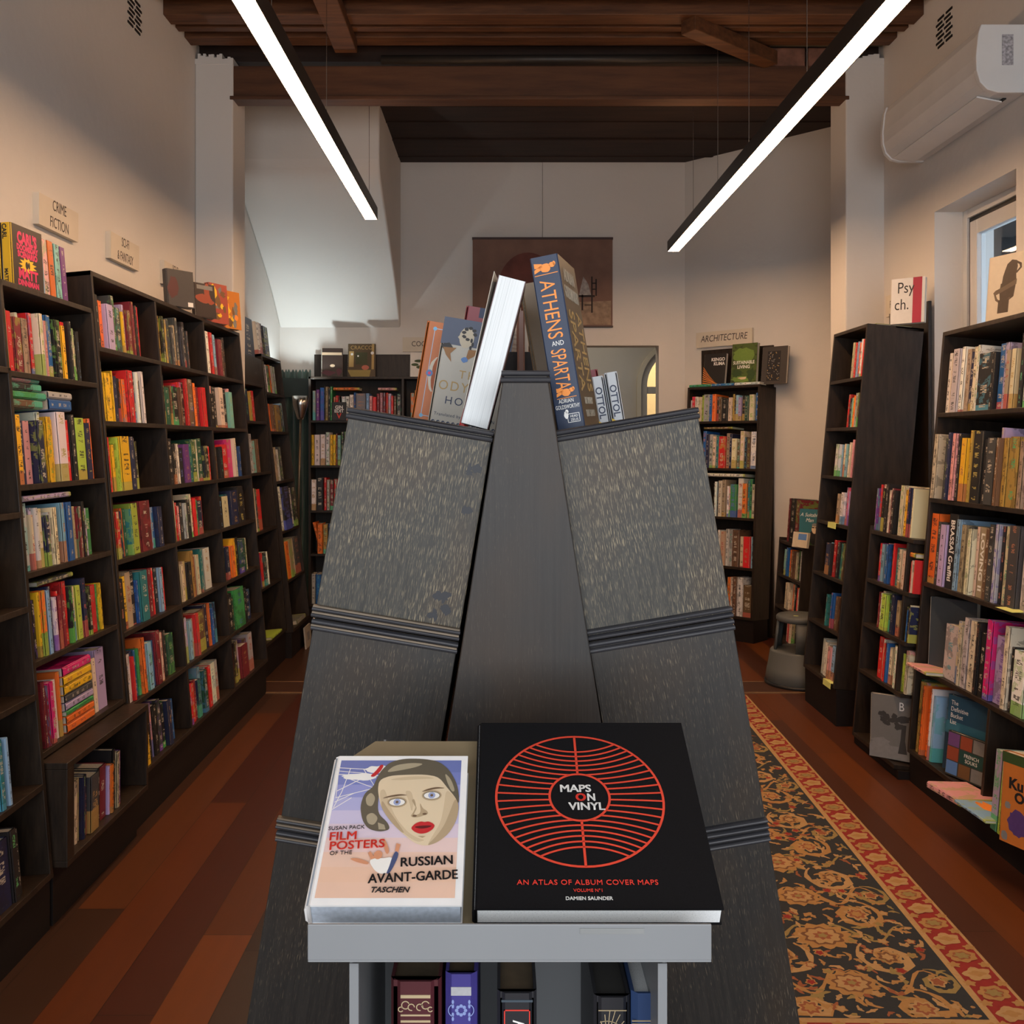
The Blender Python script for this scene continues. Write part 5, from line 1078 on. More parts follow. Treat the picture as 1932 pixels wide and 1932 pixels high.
# two white cookbooks, maroon one behind, small books on the ridge box
for k in range(2):
    x = 0.2245 + k*0.0295
    o = book(('left' if k == 0 else 'right') + ' of two white books with bold OTTOL spines on the stand', TR(x, 2.02, BAR_(x) - 0.158 + 0.0012) @ RY(-9.5), 0.0275, 0.19, 0.255 + 0.004*k, (0.66, 0.70, 0.74), 0.3, GS, cover=M_CLEAN)
    lettering([fit('OTTOL', 0.022, 0.0070, 0.066, 0.0135, bold=0.0003)], SPINE_PLANE(0.255), I_NAVY, o)
    g = G(); g.add([(0.0005, -0.0005, 0.165), (0.010, -0.0005, 0.158), (0.009, -0.0005, 0.150), (0.0005, -0.0005, 0.155)], [(0, 1, 2, 3)]); g.obj('yellow_mark', I_YEL, o)
o = book('maroon patterned book just behind the two white OTTOL books', TR(0.225, 2.27, BAR_(0.225) - 0.157) @ RY(-9.5), 0.045, 0.16, 0.285, PAL['m'], 0.83, GS)
for lab, x, d, z, t_, h_, r_, cc in (('short brown book standing on end at the ridge of the stand', 0.030, 1.84, 1.5945, 0.014, 0.155, 0, (0.14, 0.06, 0.04)), ('cream book standing on the ridge box of the stand', 0.040, 1.90, 1.6745, 0.012, 0.075, 3, (0.45, 0.36, 0.28)),
                                 ('small pink book leaning on the ridge box of the stand', 0.058, 1.92, 1.6745, 0.011, 0.085, -8, (0.40, 0.12, 0.11)), ('small cream paperback at the back of the ridge box', 0.012, 2.10, 1.6745, 0.03, 0.155, 0, (0.50, 0.38, 0.28))):
    book(lab, TR(x, d, z) @ RY(r_), t_, 0.10, h_, cc, 0.4, GS, cover=M_CLEAN)

# ------------------------------------------------------------------ grey steel book trolley with a sloping tray
TD = 0.84
TRL = thing('book_trolley', 'grey steel book trolley with a sloping display tray, in front of the stand', 'book trolley', TR(0.007, TD, 0))
TT = TR(0, 0, 1.048) @ RX(27)
g = G(); g.prism([(-0.1725, 0.016), (0.1725, 0.016), (0.1725, 0.245), (0.146, 0.272), (-0.146, 0.272), (-0.1725, 0.245)], -0.003, 0.0, 'z', 0, TT)
g.obj('tray', M_BEIGE, TRL)
G().box(-0.1725, 0.1725, -0.003, 0.0, 1.0585, 1.0895).box(-0.1725, 0.1725, -0.003, 0.016, 1.0570, 1.0588).obj('tray_lip', M_METAL, TRL, bevel=0.0012)
G().box(0.06, 0.115, -0.0036, -0.003, 1.0815, 1.0865).obj('clear_tape', plain('clear_tape', (0.24, 0.25, 0.25), 0.2, vary=0.1), TRL)
for x0, x1 in ((-0.140, -0.1375), (0.1345, 0.137)):
    G().prism([(0.02, 0), (0.27, 0), (0.27, 1.165), (0.02, 1.048)], x0, x1, 'x').obj('side_panel', M_METAL, TRL)
G().box(-0.140, -0.132, 0.018, 0.024, 0.02, 1.045).box(0.130, 0.138, 0.018, 0.024, 0.02, 1.045).obj('front_flange', M_METAL, TRL)
G().box(-0.1375, 0.1345, 0.262, 0.265, 0.05, 1.160).obj('back_panel', M_METAL, TRL)
g = G(); pp = blob(0.039, 1.052, 0.0055, 0.0055, 18); g.add([(x, 0.2610, z) for x, z in pp], [tuple(range(18))]); g.obj('bolt_hole', M_BLACK, TRL)
for z in (0.748, 0.40, 0.06): G().box(-0.1375, 0.1345, 0.02, 0.262, z-0.003, z).box(-0.1375, 0.1345, 0.02, 0.023, z-0.03, z).obj('shelf', M_METAL, TRL)
G().box(-0.14, 0.137, 0.02, 0.27, 0, 0.03).obj('base', M_METAL, TRL)
# upright bound volumes on its shelf
GT = 'bound volumes in the steel trolley'
MAROON, VIOLET, BLK, BLU = (0.075, 0.014, 0.018), (0.050, 0.040, 0.22), (0.018, 0.018, 0.022), (0.028, 0.060, 0.16)
GILT = plain('gilt_page_edges', (0.15, 0.11, 0.065), 0.4, 0.4, vary=0.2, scale=40)
def bound(lab, pxl, pxr, py, col, pages, seed):
    d = 0.93; x0, x1 = X_at(pxl, d), X_at(pxr, d); h = Z_at(py, d) - 0.7485
    o = book(lab, TR(x0, d, 0.7485), x1-x0, 0.155, h, col, seed, GT, cover=M_CLEAN, pages=pages, inset=0.006, c=(x1-x0)*0.2, b=0.003)
    return o, x1-x0, h
G_FOIL = M_('soft_gold_foil', (0.44, 0.34, 0.20)); G_RED = M_REDINK
def sp(o, boxes, mats, name='spine_tooling'):
    g = G()
    for x0, x1, z0, z1, mi in boxes: g.box(x0, x1, -0.0007, 0.0002, z0, z1, mi)
    return g.obj(name, mats, o)
def ring(g, cx_, cz_, r, w, a0, a1, n=14, mi=0, y=-0.0007):
    pts = []
    for k in range(n+1):
        q = a0 + (a1-a0)*k/n; pts += [((r-w)*math.cos(q)+cx_, y, (r-w)*math.sin(q)+cz_), ((r+w)*math.cos(q)+cx_, y, (r+w)*math.sin(q)+cz_)]
    g.add(pts, [(2*k, 2*k+1, 2*k+3, 2*k+2) for k in range(n)], mi)
o, t_, h_ = bound('dark red bound volume with gold scroll tooling, leftmost in the trolley', 736, 832, 1852, MAROON, GILT, 0.3)
sp(o, [(0.010, t_-0.010, h_-0.0155, h_-0.0125, 0), (0.010, t_-0.010, h_-0.0325, h_-0.0310, 0), (0.010, t_-0.010, h_-0.0385, h_-0.0365, 0)], [G_FOIL])
g = G()
for sx_ in (-1, 1):
    for q, (dx, dz, r) in enumerate(((0.004, -0.024, 0.003), (0.0095, -0.022, 0.0036), (0.014, -0.026, 0.0022))): ring(g, t_/2 + sx_*dx, h_+dz, r, 0.0005, 0.4*q, 5.0+0.4*q)
g.obj('scroll_tooling', G_FOIL, o); lettering([('THE', t_/2, h_-0.055, 0.008, dict(align='CENTER'))], UP, G_FOIL, o)
o, t_, h_ = bound('violet bound volume with pale flower tooling in the trolley', 840, 900, 1838, VIOLET, GILT, 0.3)
sp(o, [(0.0055, t_-0.0055, h_-0.020, h_-0.012, 0), (0.0055, t_-0.0055, h_-0.052, h_-0.048, 0)], [M_('silver_tooling', (0.36, 0.36, 0.38), scale=300)])
g = G()
for k in range(8): g.add([(x, -0.0007, z) for x, z in blob(t_/2 + 0.0042*math.cos(k*math.pi/4), h_-0.034 + 0.0042*math.sin(k*math.pi/4), 0.0017, 0.0017, 10)], [tuple(range(10))])
for sx_ in (-1, 1):
    for dz in (-0.026, -0.030, -0.038, -0.042): g.add([(x, -0.0007, z) for x, z in blob(t_/2 + sx_*0.0078, h_+dz, 0.0012, 0.0022, 8)], [tuple(range(8))])
    ring(g, t_/2 + sx_*0.006, h_-0.034, 0.006, 0.0004, -1.2, 1.2) if sx_ > 0 else ring(g, t_/2 - 0.006, h_-0.034, 0.006, 0.0004, 1.9, 4.4)
g.obj('flower_tooling', M_('periwinkle_print', (0.22, 0.28, 0.55)), o)
o, t_, h_ = bound('black bound volume with a thin red frame and gilt pages in the trolley', 938, 1013, 1874, BLK, GILT, 0.3)
sp(o, [(0.0065, t_-0.0065, h_-0.0165, h_-0.0155, 0), (0.0065, 0.0075, h_-0.15, h_-0.0155, 0), (t_-0.0075, t_-0.0065, h_-0.15, h_-0.0155, 0), (0.004, t_-0.004, h_-0.0082, h_-0.0062, 1)], [G_RED, M_('dark_steel_foil', (0.05, 0.07, 0.09))])
lettering([('Kafka', 0.024, t_/2 - 0.004, 0.016, dict(shear=0.3))], SPINE_PLANE(h_), M_WHITE, o)
G().box(t_*0.42, t_*0.62, 0.004, 0.008, h_-0.007, h_-0.0035).obj('ribbon_marker', M_REDINK, o)
o, t_, h_ = bound('dark bound volume with a gold web pattern in the trolley', 1121, 1190, 1882, BLK, plain('black_page_edges', (0.05, 0.048, 0.045), 0.5, vary=0.2), 0.3)
g = G(); rr = random.Random(6)
for k in range(10):
    q = k*math.pi/9; x2, z2 = t_*0.5 + t_*0.42*math.cos(q), h_-0.040 + 0.028*math.sin(q)*1.0
    vx, vz_ = x2 - t_*0.35, z2 - (h_-0.040); ln = max(1e-4, math.hypot(vx, vz_)); nx_, nz_ = -vz_/ln*0.00035, vx/ln*0.00035
    g.add([(t_*0.35-nx_, -0.0007, h_-0.04-nz_), (x2-nx_, -0.0007, z2-nz_), (x2+nx_, -0.0007, z2+nz_), (t_*0.35+nx_, -0.0007, h_-0.04+nz_)], [(0, 1, 2, 3)])
for r_ in (0.006, 0.010, 0.014, 0.018): ring(g, t_*0.35, h_-0.04, r_, 0.0003, 0, math.pi*(1 if r_ < 0.012 else 0.62))
sq = [(0.004, t_-0.004, h_-0.0125, h_-0.0118)]
for x0, x1, z0, z1 in sq: g.box(x0, x1, -0.0007, 0, z0, z1)
g.obj('web_tooling', G_FOIL, o)
o, t_, h_ = bound('blue bound volume with double gold bands, rightmost in the trolley', 1192, 1250, 1874, BLU, M_PAGEW, 0.3)
sp(o, [(0.0, t_, h_-0.0265, h_-0.0255, 0), (0.0, t_, h_-0.0295, h_-0.0285, 0)], [G_FOIL])

# two large books lying on the tray
def lie(x0, y0): return TR(0.007, TD, 0) @ TT @ TR(x0, y0, 0.0006) @ basis((0, 0, 1), (1, 0, 0), (0, 1, 0), (0, 0, 0))
GY = 'books lying on the sloping tray'
t1, w_, h_ = 0.026, 0.14, 0.179
f1 = book('thick white-bordered film poster book with a startled woman on its cover, on the tray', lie(-0.182, 0.044), t1, w_, h_, (0.80, 0.79, 0.78), 0.3, GY, cover=M_CLEAN, pages=plain('bluish_page_edges', (0.42, 0.48, 0.56), 0.7, vary=0.12, scale=200), inset=0.0015)
a_ = f1.data.attributes['col'].data
a_[8].color = (0.40, 0.02, 0.03, 1); a_[9].color = (0.45, 0.02, 0.03, 1)
def fp(x, y):
    """a point measured on the cover picture to cover metres"""
    b = (768 - y)/636; xl = 28 + 144*b; xr_ = 715 + 32*b
    return ((x - xl)/(xr_ - xl)*w_, (b*0.97 + 0.03*b*b)*h_)
def round_off(p, n=2):
    for _ in range(n):
        q = []
        for i in range(len(p)):
            a, b = p[i], p[(i+1) % len(p)]
            q += [(a[0]*0.78 + b[0]*0.22, a[1]*0.78 + b[1]*0.22), (a[0]*0.22 + b[0]*0.78, a[1]*0.22 + b[1]*0.78)]
        p = q
    return p
def fpoly(*pts): return round_off([fp(*p) for p in pts]) if len(pts) > 4 else [fp(*p) for p in pts]
INK = {n: M_('print_' + n, c) for n, c in dict(skin=(0.62, 0.50, 0.34), half=(0.52, 0.405, 0.265), shade=(0.38, 0.285, 0.175), deep=(0.14, 0.085, 0.05), hair=(0.10, 0.085, 0.06), hairlit=(0.33, 0.28, 0.19), lip=(0.45, 0.02, 0.025), lipdark=(0.10, 0.01, 0.012), white=(0.72, 0.70, 0.66), iris=(0.28, 0.33, 0.52), navy=(0.05, 0.07, 0.16), arm=(0.55, 0.24, 0.13)).items()}
bandc = [(0.13, 0.16, 0.38), (0.16, 0.19, 0.44), (0.24, 0.26, 0.52), (0.36, 0.36, 0.58), (0.48, 0.44, 0.60), (0.58, 0.48, 0.56), (0.65, 0.48, 0.45), (0.68, 0.46, 0.36), (0.68, 0.44, 0.32), (0.68, 0.45, 0.34)]
mats = list(INK.values()) + [M_(f'sky_band_{"abcdefghij"[k]}_print', c) for k, c in enumerate(bandc)]
ix = {n: k for k, n in enumerate(INK)}
pol = []
for k in range(10):
    b1 = 0.965 - 0.925*k/10; b0 = 0.965 - 0.925*(k+1)/10
    pol.append((rect(0.0085, w_-0.0065, b0*h_, b1*h_), len(INK)+k))
pol += [(blob(0.032, 0.150, 0.018, 0.005, 18, 0.2), ix['white']), (blob(0.050, 0.160, 0.016, 0.005, 18, 0.2), ix['white'])]
def line(x0, y0, x1, y1, wd=3.0):
    L_ = math.hypot(x1-x0, y1-y0); nx_, ny_ = -(y1-y0)/L_*wd/2, (x1-x0)/L_*wd/2
    return fpoly((x0+nx_, y0+ny_), (x1+nx_, y1+ny_), (x1-nx_, y1-ny_), (x0-nx_, y0-ny_))
for q in ((180, 190, 300, 197), (176, 205, 296, 216), (172, 222, 290, 226), (200, 230, 350, 290), (176, 300, 300, 235), (170, 330, 345, 285), (165, 350, 250, 310), (160, 375, 200, 300), (150, 385, 240, 330), (190, 192, 172, 330), (240, 195, 200, 300), (296, 198, 345, 285)): pol.append((line(*q), ix['white']))
pol += [(fpoly((322, 232), (350, 205), (372, 175), (385, 180), (368, 210), (340, 236)), ix['lip']),
        (fpoly((352, 240), (372, 205), (410, 165), (470, 148), (550, 148), (620, 160), (665, 200), (700, 270), (708, 350), (690, 365), (655, 320), (640, 255), (560, 225), (470, 228), (400, 238), (372, 262), (356, 330), (352, 400), (395, 440), (405, 470), (360, 480), (310, 468), (284, 430), (276, 370), (296, 310), (335, 282)), ix['hair']),
        (fpoly((390, 215), (430, 180), (500, 168), (560, 172), (520, 190), (450, 205)), ix['hairlit']), (fpoly((300, 330), (325, 305), (345, 330), (330, 370), (305, 365)), ix['hairlit']), (fpoly((300, 410), (330, 395), (355, 420), (335, 452), (308, 445)), ix['hairlit']), (fpoly((645, 215), (672, 245), (690, 300), (675, 305), (655, 260)), ix['hairlit']), (fpoly((352, 440), (380, 450), (385, 470), (355, 470)), ix['hairlit']),
        (fpoly((354, 300), (362, 250), (410, 230), (470, 226), (560, 224), (620, 236), (655, 285), (690, 330), (706, 366), (695, 430), (660, 488), (610, 525), (560, 540), (510, 528), (450, 480), (400, 428), (366, 372)), ix['skin']),
        (fpoly((650, 290), (690, 330), (704, 366), (694, 430), (658, 488), (606, 525), (565, 536), (590, 495), (625, 440), (640, 370)), ix['half']), (fpoly((362, 300), (385, 290), (400, 345), (430, 420), (480, 480), (520, 505), (560, 515), (520, 525), (452, 478), (402, 426), (368, 372)), ix['half']), (fpoly((470, 300), (500, 300), (510, 350), (500, 400), (490, 350)), ix['half']), (fpoly((400, 250), (470, 235), (560, 232), (610, 244), (540, 246), (460, 252)), ix['half']),
        (fpoly((690, 330), (706, 366), (695, 430), (660, 488), (610, 525), (560, 540), (600, 505), (640, 455), (665, 395)), ix['shade']), (fpoly((366, 372), (400, 428), (450, 480), (470, 488), (430, 430), (395, 380), (372, 340)), ix['shade']),
        (fpoly((498, 345), (512, 335), (520, 370), (505, 400), (494, 412), (505, 420), (530, 418), (560, 408), (572, 402), (566, 390), (548, 380), (535, 350), (540, 400), (515, 410), (508, 405), (525, 375)), ix['shade']),
        (blob(*fp(512, 412), 0.0022, 0.0013), ix['deep']), (blob(*fp(556, 404), 0.0022, 0.0013), ix['deep'])]
for ex, ey, s_ in ((437, 352, 1.0), (588, 322, 1.0)):
    c_ = fp(ex, ey)
    pol += [(blob(c_[0], c_[1], 0.0098, 0.0068, 20), ix['shade']), (blob(c_[0], c_[1], 0.0084, 0.0050, 20), ix['hair']), (blob(c_[0], c_[1]-0.0002, 0.0078, 0.0044, 20), ix['white']), (blob(*c_, 0.0036, 0.0040, 18), ix['iris']), (blob(*c_, 0.0015, 0.0017, 14), ix['deep'])]
pol += [(fpoly((370, 338), (400, 325), (450, 316), (488, 322), (450, 324), (400, 332)), ix['deep']), (fpoly((540, 308), (570, 293), (610, 284), (652, 290), (610, 292), (570, 301)), ix['deep']),
        (fpoly((494, 466), (515, 446), (540, 437), (555, 441), (572, 437), (592, 446), (600, 456), (590, 472), (565, 487), (535, 491), (510, 482)), ix['lip']), (fpoly((505, 462), (540, 455), (590, 455), (575, 464), (540, 470)), ix['lipdark']),
        (fpoly((525, 500), (560, 500), (545, 508)), ix['shade'])]
pol += [(fpoly((308, 570), (318, 562), (345, 600), (330, 615)), ix['arm']), (fpoly((225, 592), (262, 590), (312, 606), (308, 618), (255, 606)), ix['arm']), (fpoly((372, 512), (382, 512), (402, 560), (392, 578), (380, 560)), ix['arm']), (fpoly((432, 530), (450, 535), (440, 566), (425, 562)), ix['arm']),
        (fpoly((310, 600), (345, 590), (375, 592), (412, 585), (425, 615), (405, 645), (365, 656), (335, 640)), ix['white']), (fpoly((405, 650), (445, 575), (428, 560), (412, 590), (400, 625), (385, 655)), ix['navy']), (blob(*fp(352, 578), 0.0040, 0.0050), ix['arm'])]
patch(f1, t1, pol, mats)
def ft(txt, x, y, size, rot=3.5, mi=0, **kw):
    p = fp(x, y); return (txt, p[0], p[1], size, dict(rot=rot, **kw), mi)
lettering([ft('SUSAN PACK', 136, 478, 0.0062, sx=0.95), ft('FILM', 137, 521, 0.0135, mi=1, dbl=0.0006), ft('POSTERS', 137, 560, 0.0135, mi=1, dbl=0.0006, sx=0.98), ft('OF THE', 140, 581, 0.0062), ft('RUSSIAN', 446, 627, 0.0140, dbl=0.0006, sx=0.90), ft('AVANT-GARDE', 308, 692, 0.0140, dbl=0.0006, sx=0.84), ft('TASCHEN', 316, 726, 0.0078, 0, shear=0.25, bold=0.0002)],
          COVER_PLANE(t1 + 0.0022), [M_INK, M_REDINK], f1)
t2, w2, h2 = 0.0215, 0.2235, 0.233
f2 = book('large black book with a red ringed disc reading MAPS ON VINYL, on the tray', lie(-0.0332, 0.044), t2, w2, h2, (0.0085, 0.0085, 0.010), 0.3, GY, cover=M_CLOTH, pages=M_PAGEW, inset=0.0018, b=0.0022)
g = G(); P2 = COVER_PLANE(t2 + 0.0002); ccx, ccy, R0, R1 = 0.1045, 0.1275, 0.0835, 0.0300
def ribbon(pts, wd, mi=0):
    v = []; 
    for i, p in enumerate(pts):
        a_, b_ = pts[max(i-1, 0)], pts[min(i+1, len(pts)-1)]; dx, dy = b_[0]-a_[0], b_[1]-a_[1]; L_ = max(1e-9, math.hypot(dx, dy))
        nx_, ny_ = -dy/L_*wd/2, dx/L_*wd/2; v += [(p[0]+nx_, p[1]+ny_, 0), (p[0]-nx_, p[1]-ny_, 0)]
    if len(pts) > 1: g.add(v, [(2*k, 2*k+1, 2*k+3, 2*k+2) for k in range(len(pts)-1)], mi, P2)
for R_, wd in ((R0, 0.0024), (R1, 0.0024)): ribbon([(ccx + R_*math.cos(2*math.pi*k/72), ccy + R_*math.sin(2*math.pi*k/72)) for k in range(73)], wd)
for sgn in (-1, 1): ribbon([(ccx, ccy + sgn*R1), (ccx, ccy + sgn*R0)], 0.0024)
for k in range(1, 11):
    for sgn in (-1, 1):
        y0_ = sgn*(k - 0.5)*R0/9.6; cur = []
        for i in range(121):
            x = -R0 + 2*R0*i/120; y = y0_*(0.74 + 0.52*(x/R0)**2) if k > 0 else y0_
            r_ = math.hypot(x, y)
            if R1 < r_ < R0: cur.append((ccx + x, ccy + y))
            else:
                if len(cur) > 2: ribbon(cur, 0.0020)
                cur = []
        if len(cur) > 2: ribbon(cur, 0.0020)
g.obj('cover_print', M_('vermilion_ink', (0.62, 0.055, 0.028)), f2)
lettering([fit('MAPS', ccx-0.0195, ccy+0.0065, 0.0315, 0.0092, 0, dbl=0.0007), fit('O', ccx-0.0040, ccy-0.0050, 0.0098, 0.0092, 1, dbl=0.0012), fit('N', ccx+0.0072, ccy-0.0050, 0.0080, 0.0092, 0, dbl=0.0007), fit('VINYL', ccx-0.0115, ccy-0.0165, 0.0355, 0.0092, 0, dbl=0.0007),
           ('AN ATLAS OF ALBUM COVER MAPS', w2/2-0.007, 0.0245, 0.0076, dict(align='CENTER', spacing=1.08, bold=0.0), 1), ('VOLUME N°1', w2/2-0.007, 0.0170, 0.0046, dict(align='CENTER'), 1), ('DAMIEN SAUNDER', w2/2-0.007, 0.0085, 0.0050, dict(align='CENTER', dbl=0.0002), 0)],
          COVER_PLANE(t2 + 0.0003), [M_WHITE, M_REDINK], f2)

# ------------------------------------------------------------------ step stool
sx_, sd_ = X_at(1512, 6.12), 6.13
t = thing('step_stool', 'grey plastic two-level step stool beside the psychology bookcase', 'step stool', TR(sx_, sd_, 0) @ RZ(-20))
G().lathe([(0.205, 0.012), (0.217, 0.03), (0.206, 0.10), (0.204, 0.102), (0.187, 0.205), (0.182, 0.213), (0.12, 0.213), (0.0, 0.213)], 48).obj('lower_drum', M_STOOL, t, True)
G().lathe([(0.0, 0.002), (0.222, 0.002), (0.222, 0.022), (0.205, 0.022)], 48).obj('rubber_foot', M_BLACK, t, True)
for a0 in (20, 142, 262):
    g = G(); ra, rb = 0.165, 0.143; n_ = 10; a1 = a0 + 58
    v = []
    for k in range(n_+1):
        q = math.radians(a0 + (a1-a0)*k/n_)
        for r_, z in ((ra, 0.212), (rb, 0.395), (rb-0.012, 0.395), (ra-0.012, 0.212)): v.append((r_*math.cos(q), r_*math.sin(q), z))
    f = [(0, 1, 2, 3), tuple(4*n_ + x for x in (3, 2, 1, 0))]
    for k in range(n_):
        for j in range(4): f.append((4*k+j, 4*(k+1)+j, 4*(k+1)+(j+1) % 4, 4*k+(j+1) % 4))
    g.add(v, f); g.obj('leg', M_STOOL, t, True)
G().lathe([(0.0, 0.392), (0.143, 0.392), (0.150, 0.400), (0.150, 0.420), (0.140, 0.430), (0.0, 0.432)], 48).obj('step_top', M_STOOL, t, True)
G().box(-0.04, -0.012, -0.07, -0.058, 0.4315, 0.4330).obj('yellow_sticker', M_NOTE, t)

# ------------------------------------------------------------------ rug
RN = [M_('rug_navy', (0.022, 0.026, 0.030), scale=50), M_('rug_gold', (0.36, 0.195, 0.065), scale=90), M_('rug_tan', (0.40, 0.245, 0.105), scale=90), M_('rug_red', (0.25, 0.020, 0.016), scale=60), M_('rug_rust', (0.26, 0.085, 0.035), scale=80), M_('rug_olive', (0.26, 0.19, 0.065), scale=90), M_('rug_brown', (0.16, 0.07, 0.03), scale=80)]
for m in RN: m.node_tree.nodes['Principled BSDF'].inputs['Roughness'].default_value = 0.95
RWd, RLn = 0.86, 3.42
g = G(); LAY = [0]
def flatp(pts, mi, lift):
    LAY[0] += 1
    g.add([(x, y, 0.008 + lift*0.0004 + (LAY[0] % 40)*0.000008) for x, y in pts], [tuple(range(len(pts)))], mi)
g.box(0, RWd, 0, RLn, 0, 0.0078, 2)
bw_ = 0.135
flatp(rect(0.010, RWd-0.010, 0.010, RLn-0.010), 3, 0); flatp(rect(bw_-0.024, RWd-bw_+0.024, bw_-0.024, RLn-bw_+0.024), 2, 1); flatp(rect(bw_-0.004, RWd-bw_+0.004, bw_-0.004, RLn-bw_+0.004), 0, 2)
rr = random.Random(21)
def petalblob(cx_, cy_, rx_2, ry_2, n_, mi, lift, rot=0.0, k=0.22):
    pts = []
    for q in range(n_*4):
        a_ = 2*math.pi*q/(n_*4); m_ = 1 + k*math.cos(n_*a_) + rr.uniform(-0.05, 0.05)
        x, y = rx_2*m_*math.cos(a_), ry_2*m_*math.sin(a_)
        pts.append((cx_ + x*math.cos(rot) - y*math.sin(rot), cy_ + x*math.sin(rot) + y*math.cos(rot)))
    flatp(pts, mi, lift)
# border medallions
def border(along, length, fixed, sgn, vert):
    n_ = round(length/0.098); st = length/n_
    for k in range(n_):
        c_ = along + (k+0.5)*st
        p = (fixed, c_) if vert else (c_, fixed)
        e = (0.043, 0.034) if vert else (0.034, 0.043)
        if k % 2 == 0:
            petalblob(p[0], p[1], *e, 7, 1, 3, 0.3, 0.10); petalblob(p[0], p[1], e[0]*0.62, e[1]*0.62, 6, 4, 4, 0.2, 0.12); petalblob(p[0], p[1], e[0]*0.48, e[1]*0.48, 6, 5, 5)
        else:
            petalblob(p[0], p[1], e[0]*0.95, e[1]*0.92, 5, 2, 3, 0.5, 0.16); petalblob(p[0], p[1], e[0]*0.55, e[1]*0.40, 4, 1, 4)
        for s_ in (-1, 1):
            p2 = (fixed + s_*0.043, c_ + st/2) if vert else (c_ + st/2, fixed + s_*0.043)
            petalblob(*p2, 0.016, 0.014, 5, 1, 3, 0.2, 0.25)
mid = (0.010 + bw_ - 0.024)/2
border(0.012, RLn-0.024, mid, 1, True); border(0.012, RLn-0.024, RWd-mid, 1, True); border(bw_, RWd-2*bw_, mid, 1, False); border(bw_, RWd-2*bw_, RLn-mid, 1, False)
# field: mirrored scrolls, leaves and palmettes
def leafy(path, w_0, mi, lift):
    L_, R_ = [], []; n_ = len(path)
    for i, p in enumerate(path):
        a_, b_ = path[max(i-1, 0)], path[min(i+1, n_-1)]; dx, dy = b_[0]-a_[0], b_[1]-a_[1]; ln = max(1e-9, math.hypot(dx, dy))
        u_ = i/(n_-1); wd = w_0*(0.25 + math.sin(math.pi*u_**0.8))*(1 + 0.35*math.cos(i*2.1))*0.6
        L_.append((p[0]-dy/ln*wd, p[1]+dx/ln*wd)); R_.append((p[0]+dy/ln*wd, p[1]-dx/ln*wd))
    for i in range(n_-1): flatp([L_[i], L_[i+1], R_[i+1], R_[i]], mi, lift)
def spiral(cx_, cy_, r0, r1, a0, turns, n_=26): return [(cx_ + (r0+(r1-r0)*k/n_)*math.cos(a0+turns*2*math.pi*k/n_), cy_ + 1.15*(r0+(r1-r0)*k/n_)*math.sin(a0+turns*2*math.pi*k/n_)) for k in range(n_+1)]
fx0, fx1 = bw_+0.004, RWd-bw_-0.004; fc = RWd/2
def inside(p): return fx0 < p[0] < fx1 and bw_ < p[1] < RLn-bw_
def both(fn):
    fn(1); fn(-1)
unit = 0.52; y = bw_ - 0.1
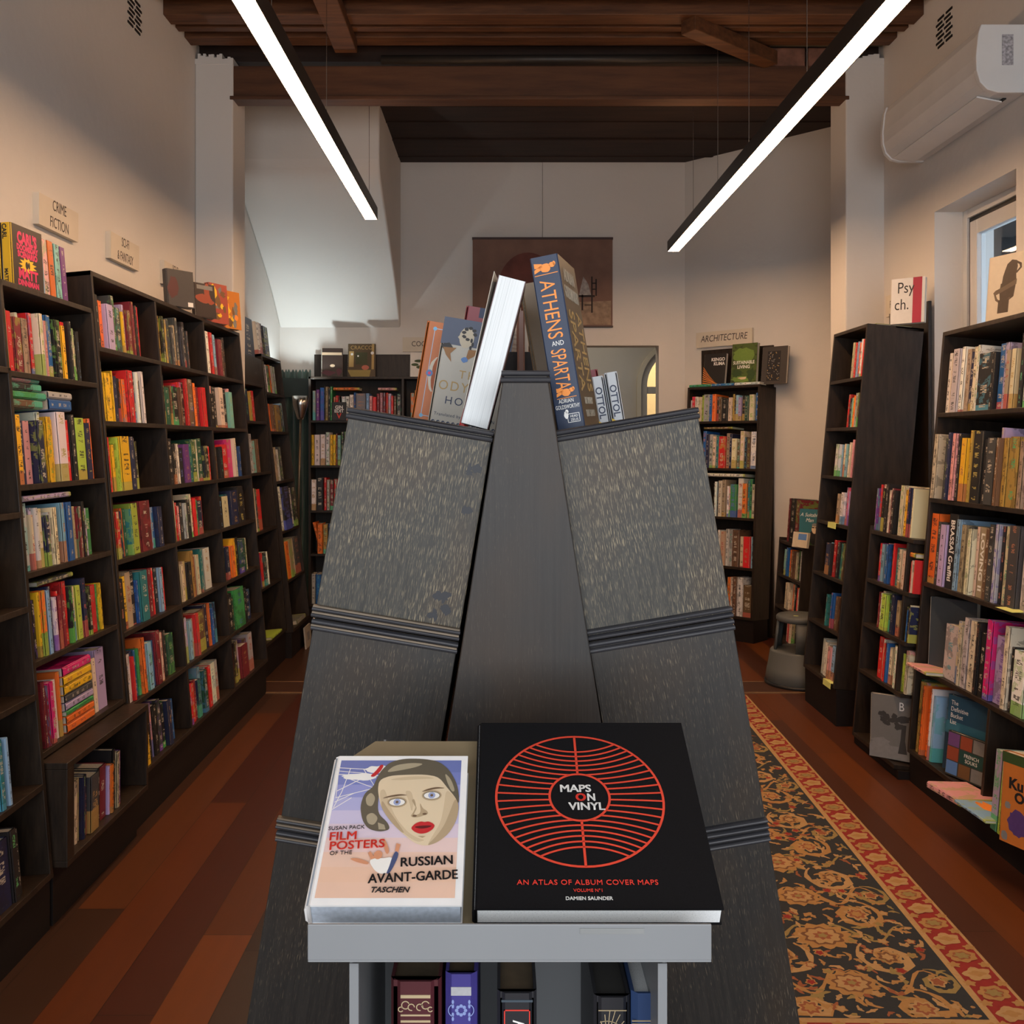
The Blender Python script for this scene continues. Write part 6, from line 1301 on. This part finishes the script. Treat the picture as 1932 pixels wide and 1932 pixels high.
while y < RLn:
    def half(s_, y=y):
        def X(u): return fc + s_*u
        def clipped(path, w_0, mi, lift):
            path = [(X(u), y+v_) for u, v_ in path]; path = [p for p in path if inside(p)]
            if len(path) > 3: leafy(path, w_0, mi, lift)
        def pet(u, v_, a_, b_, n_, cols, rot=0.0, k=0.2):
            if not inside((X(u)-a_*0.8, y+v_-b_*0.8)) or not inside((X(u)+a_*0.8, y+v_+b_*0.8)): return
            for i, mi in enumerate(cols): petalblob(X(u), y+v_, a_*(1-0.27*i), b_*(1-0.27*i), n_, mi, 4+i, rot*s_, k)
        clipped(spiral(0.15, 0.14, 0.03, 0.085, 0.3, 1.25), 0.017, 1, 3); clipped(spiral(0.15, 0.40, 0.085, 0.028, 2.2, 1.2), 0.016, 2, 3)
        clipped(spiral(0.24, 0.27, 0.02, 0.06, 1.2, 1.1), 0.013, 5, 3)
        clipped([(0.0+0.02*k*0.9, 0.02 + 0.05*math.sin(k*0.55)) for k in range(16)], 0.008, 5, 3)
        clipped([(0.02*k*0.8, 0.27 + 0.06*math.sin(k*0.5+1)) for k in range(18)], 0.008, 1, 3)
        pet(0.15, 0.14, 0.034, 0.036, 7, (2, 4, 1)); pet(0.15, 0.40, 0.034, 0.036, 6, (1, 6, 2), 0.3); pet(0.24, 0.27, 0.022, 0.024, 5, (2, 4))
        for q in range(85):
            u, v_ = rr.uniform(0.0, 0.30), rr.uniform(0.0, unit); a_ = rr.uniform(0, 6.28); L_ = rr.uniform(0.025, 0.055)
            bnd = rr.uniform(-1.4, 1.4)
            clipped([(u + L_*k/7*math.cos(a_+bnd*k/7), v_ + L_*k/7*math.sin(a_+bnd*k/7)) for k in range(8)], rr.uniform(0.007, 0.012), rr.choice((1, 1, 2, 2, 5, 4)), 3)
        for q in range(14): pet(rr.uniform(0.03, 0.28), rr.uniform(0, unit), 0.015, 0.015, 5, (rr.choice((4, 1)), rr.choice((2, 5, 3))), rr.uniform(0, 3))
    both(half)
    for v_, s_ in ((0.0, 1.0), (0.26, 0.85)):
        if bw_+0.06 < y+v_ < RLn-bw_-0.06:
            petalblob(fc, y+v_, 0.082*s_, 0.072*s_, 11, 1, 5, 0.15, 0.12); petalblob(fc, y+v_, 0.060*s_, 0.052*s_, 9, 6, 6, 0.1, 0.10); petalblob(fc, y+v_, 0.050*s_, 0.043*s_, 9, 2, 7, 0.1, 0.12); petalblob(fc, y+v_, 0.026*s_, 0.022*s_, 7, 4, 8); petalblob(fc, y+v_, 0.014*s_, 0.012*s_, 5, 5, 9)
    y += unit
rug = g.obj('rug', RN, matrix=TR(1.392-0.86, 2.42, 0.0005) @ RZ(-1.06))
tag(rug, 'long navy and gold floral rug with a red border, beside the display stand', 'rug')
place_books(240)
for o in list(bpy.data.objects):
    if o.name.startswith('wall_pier_head'): pass
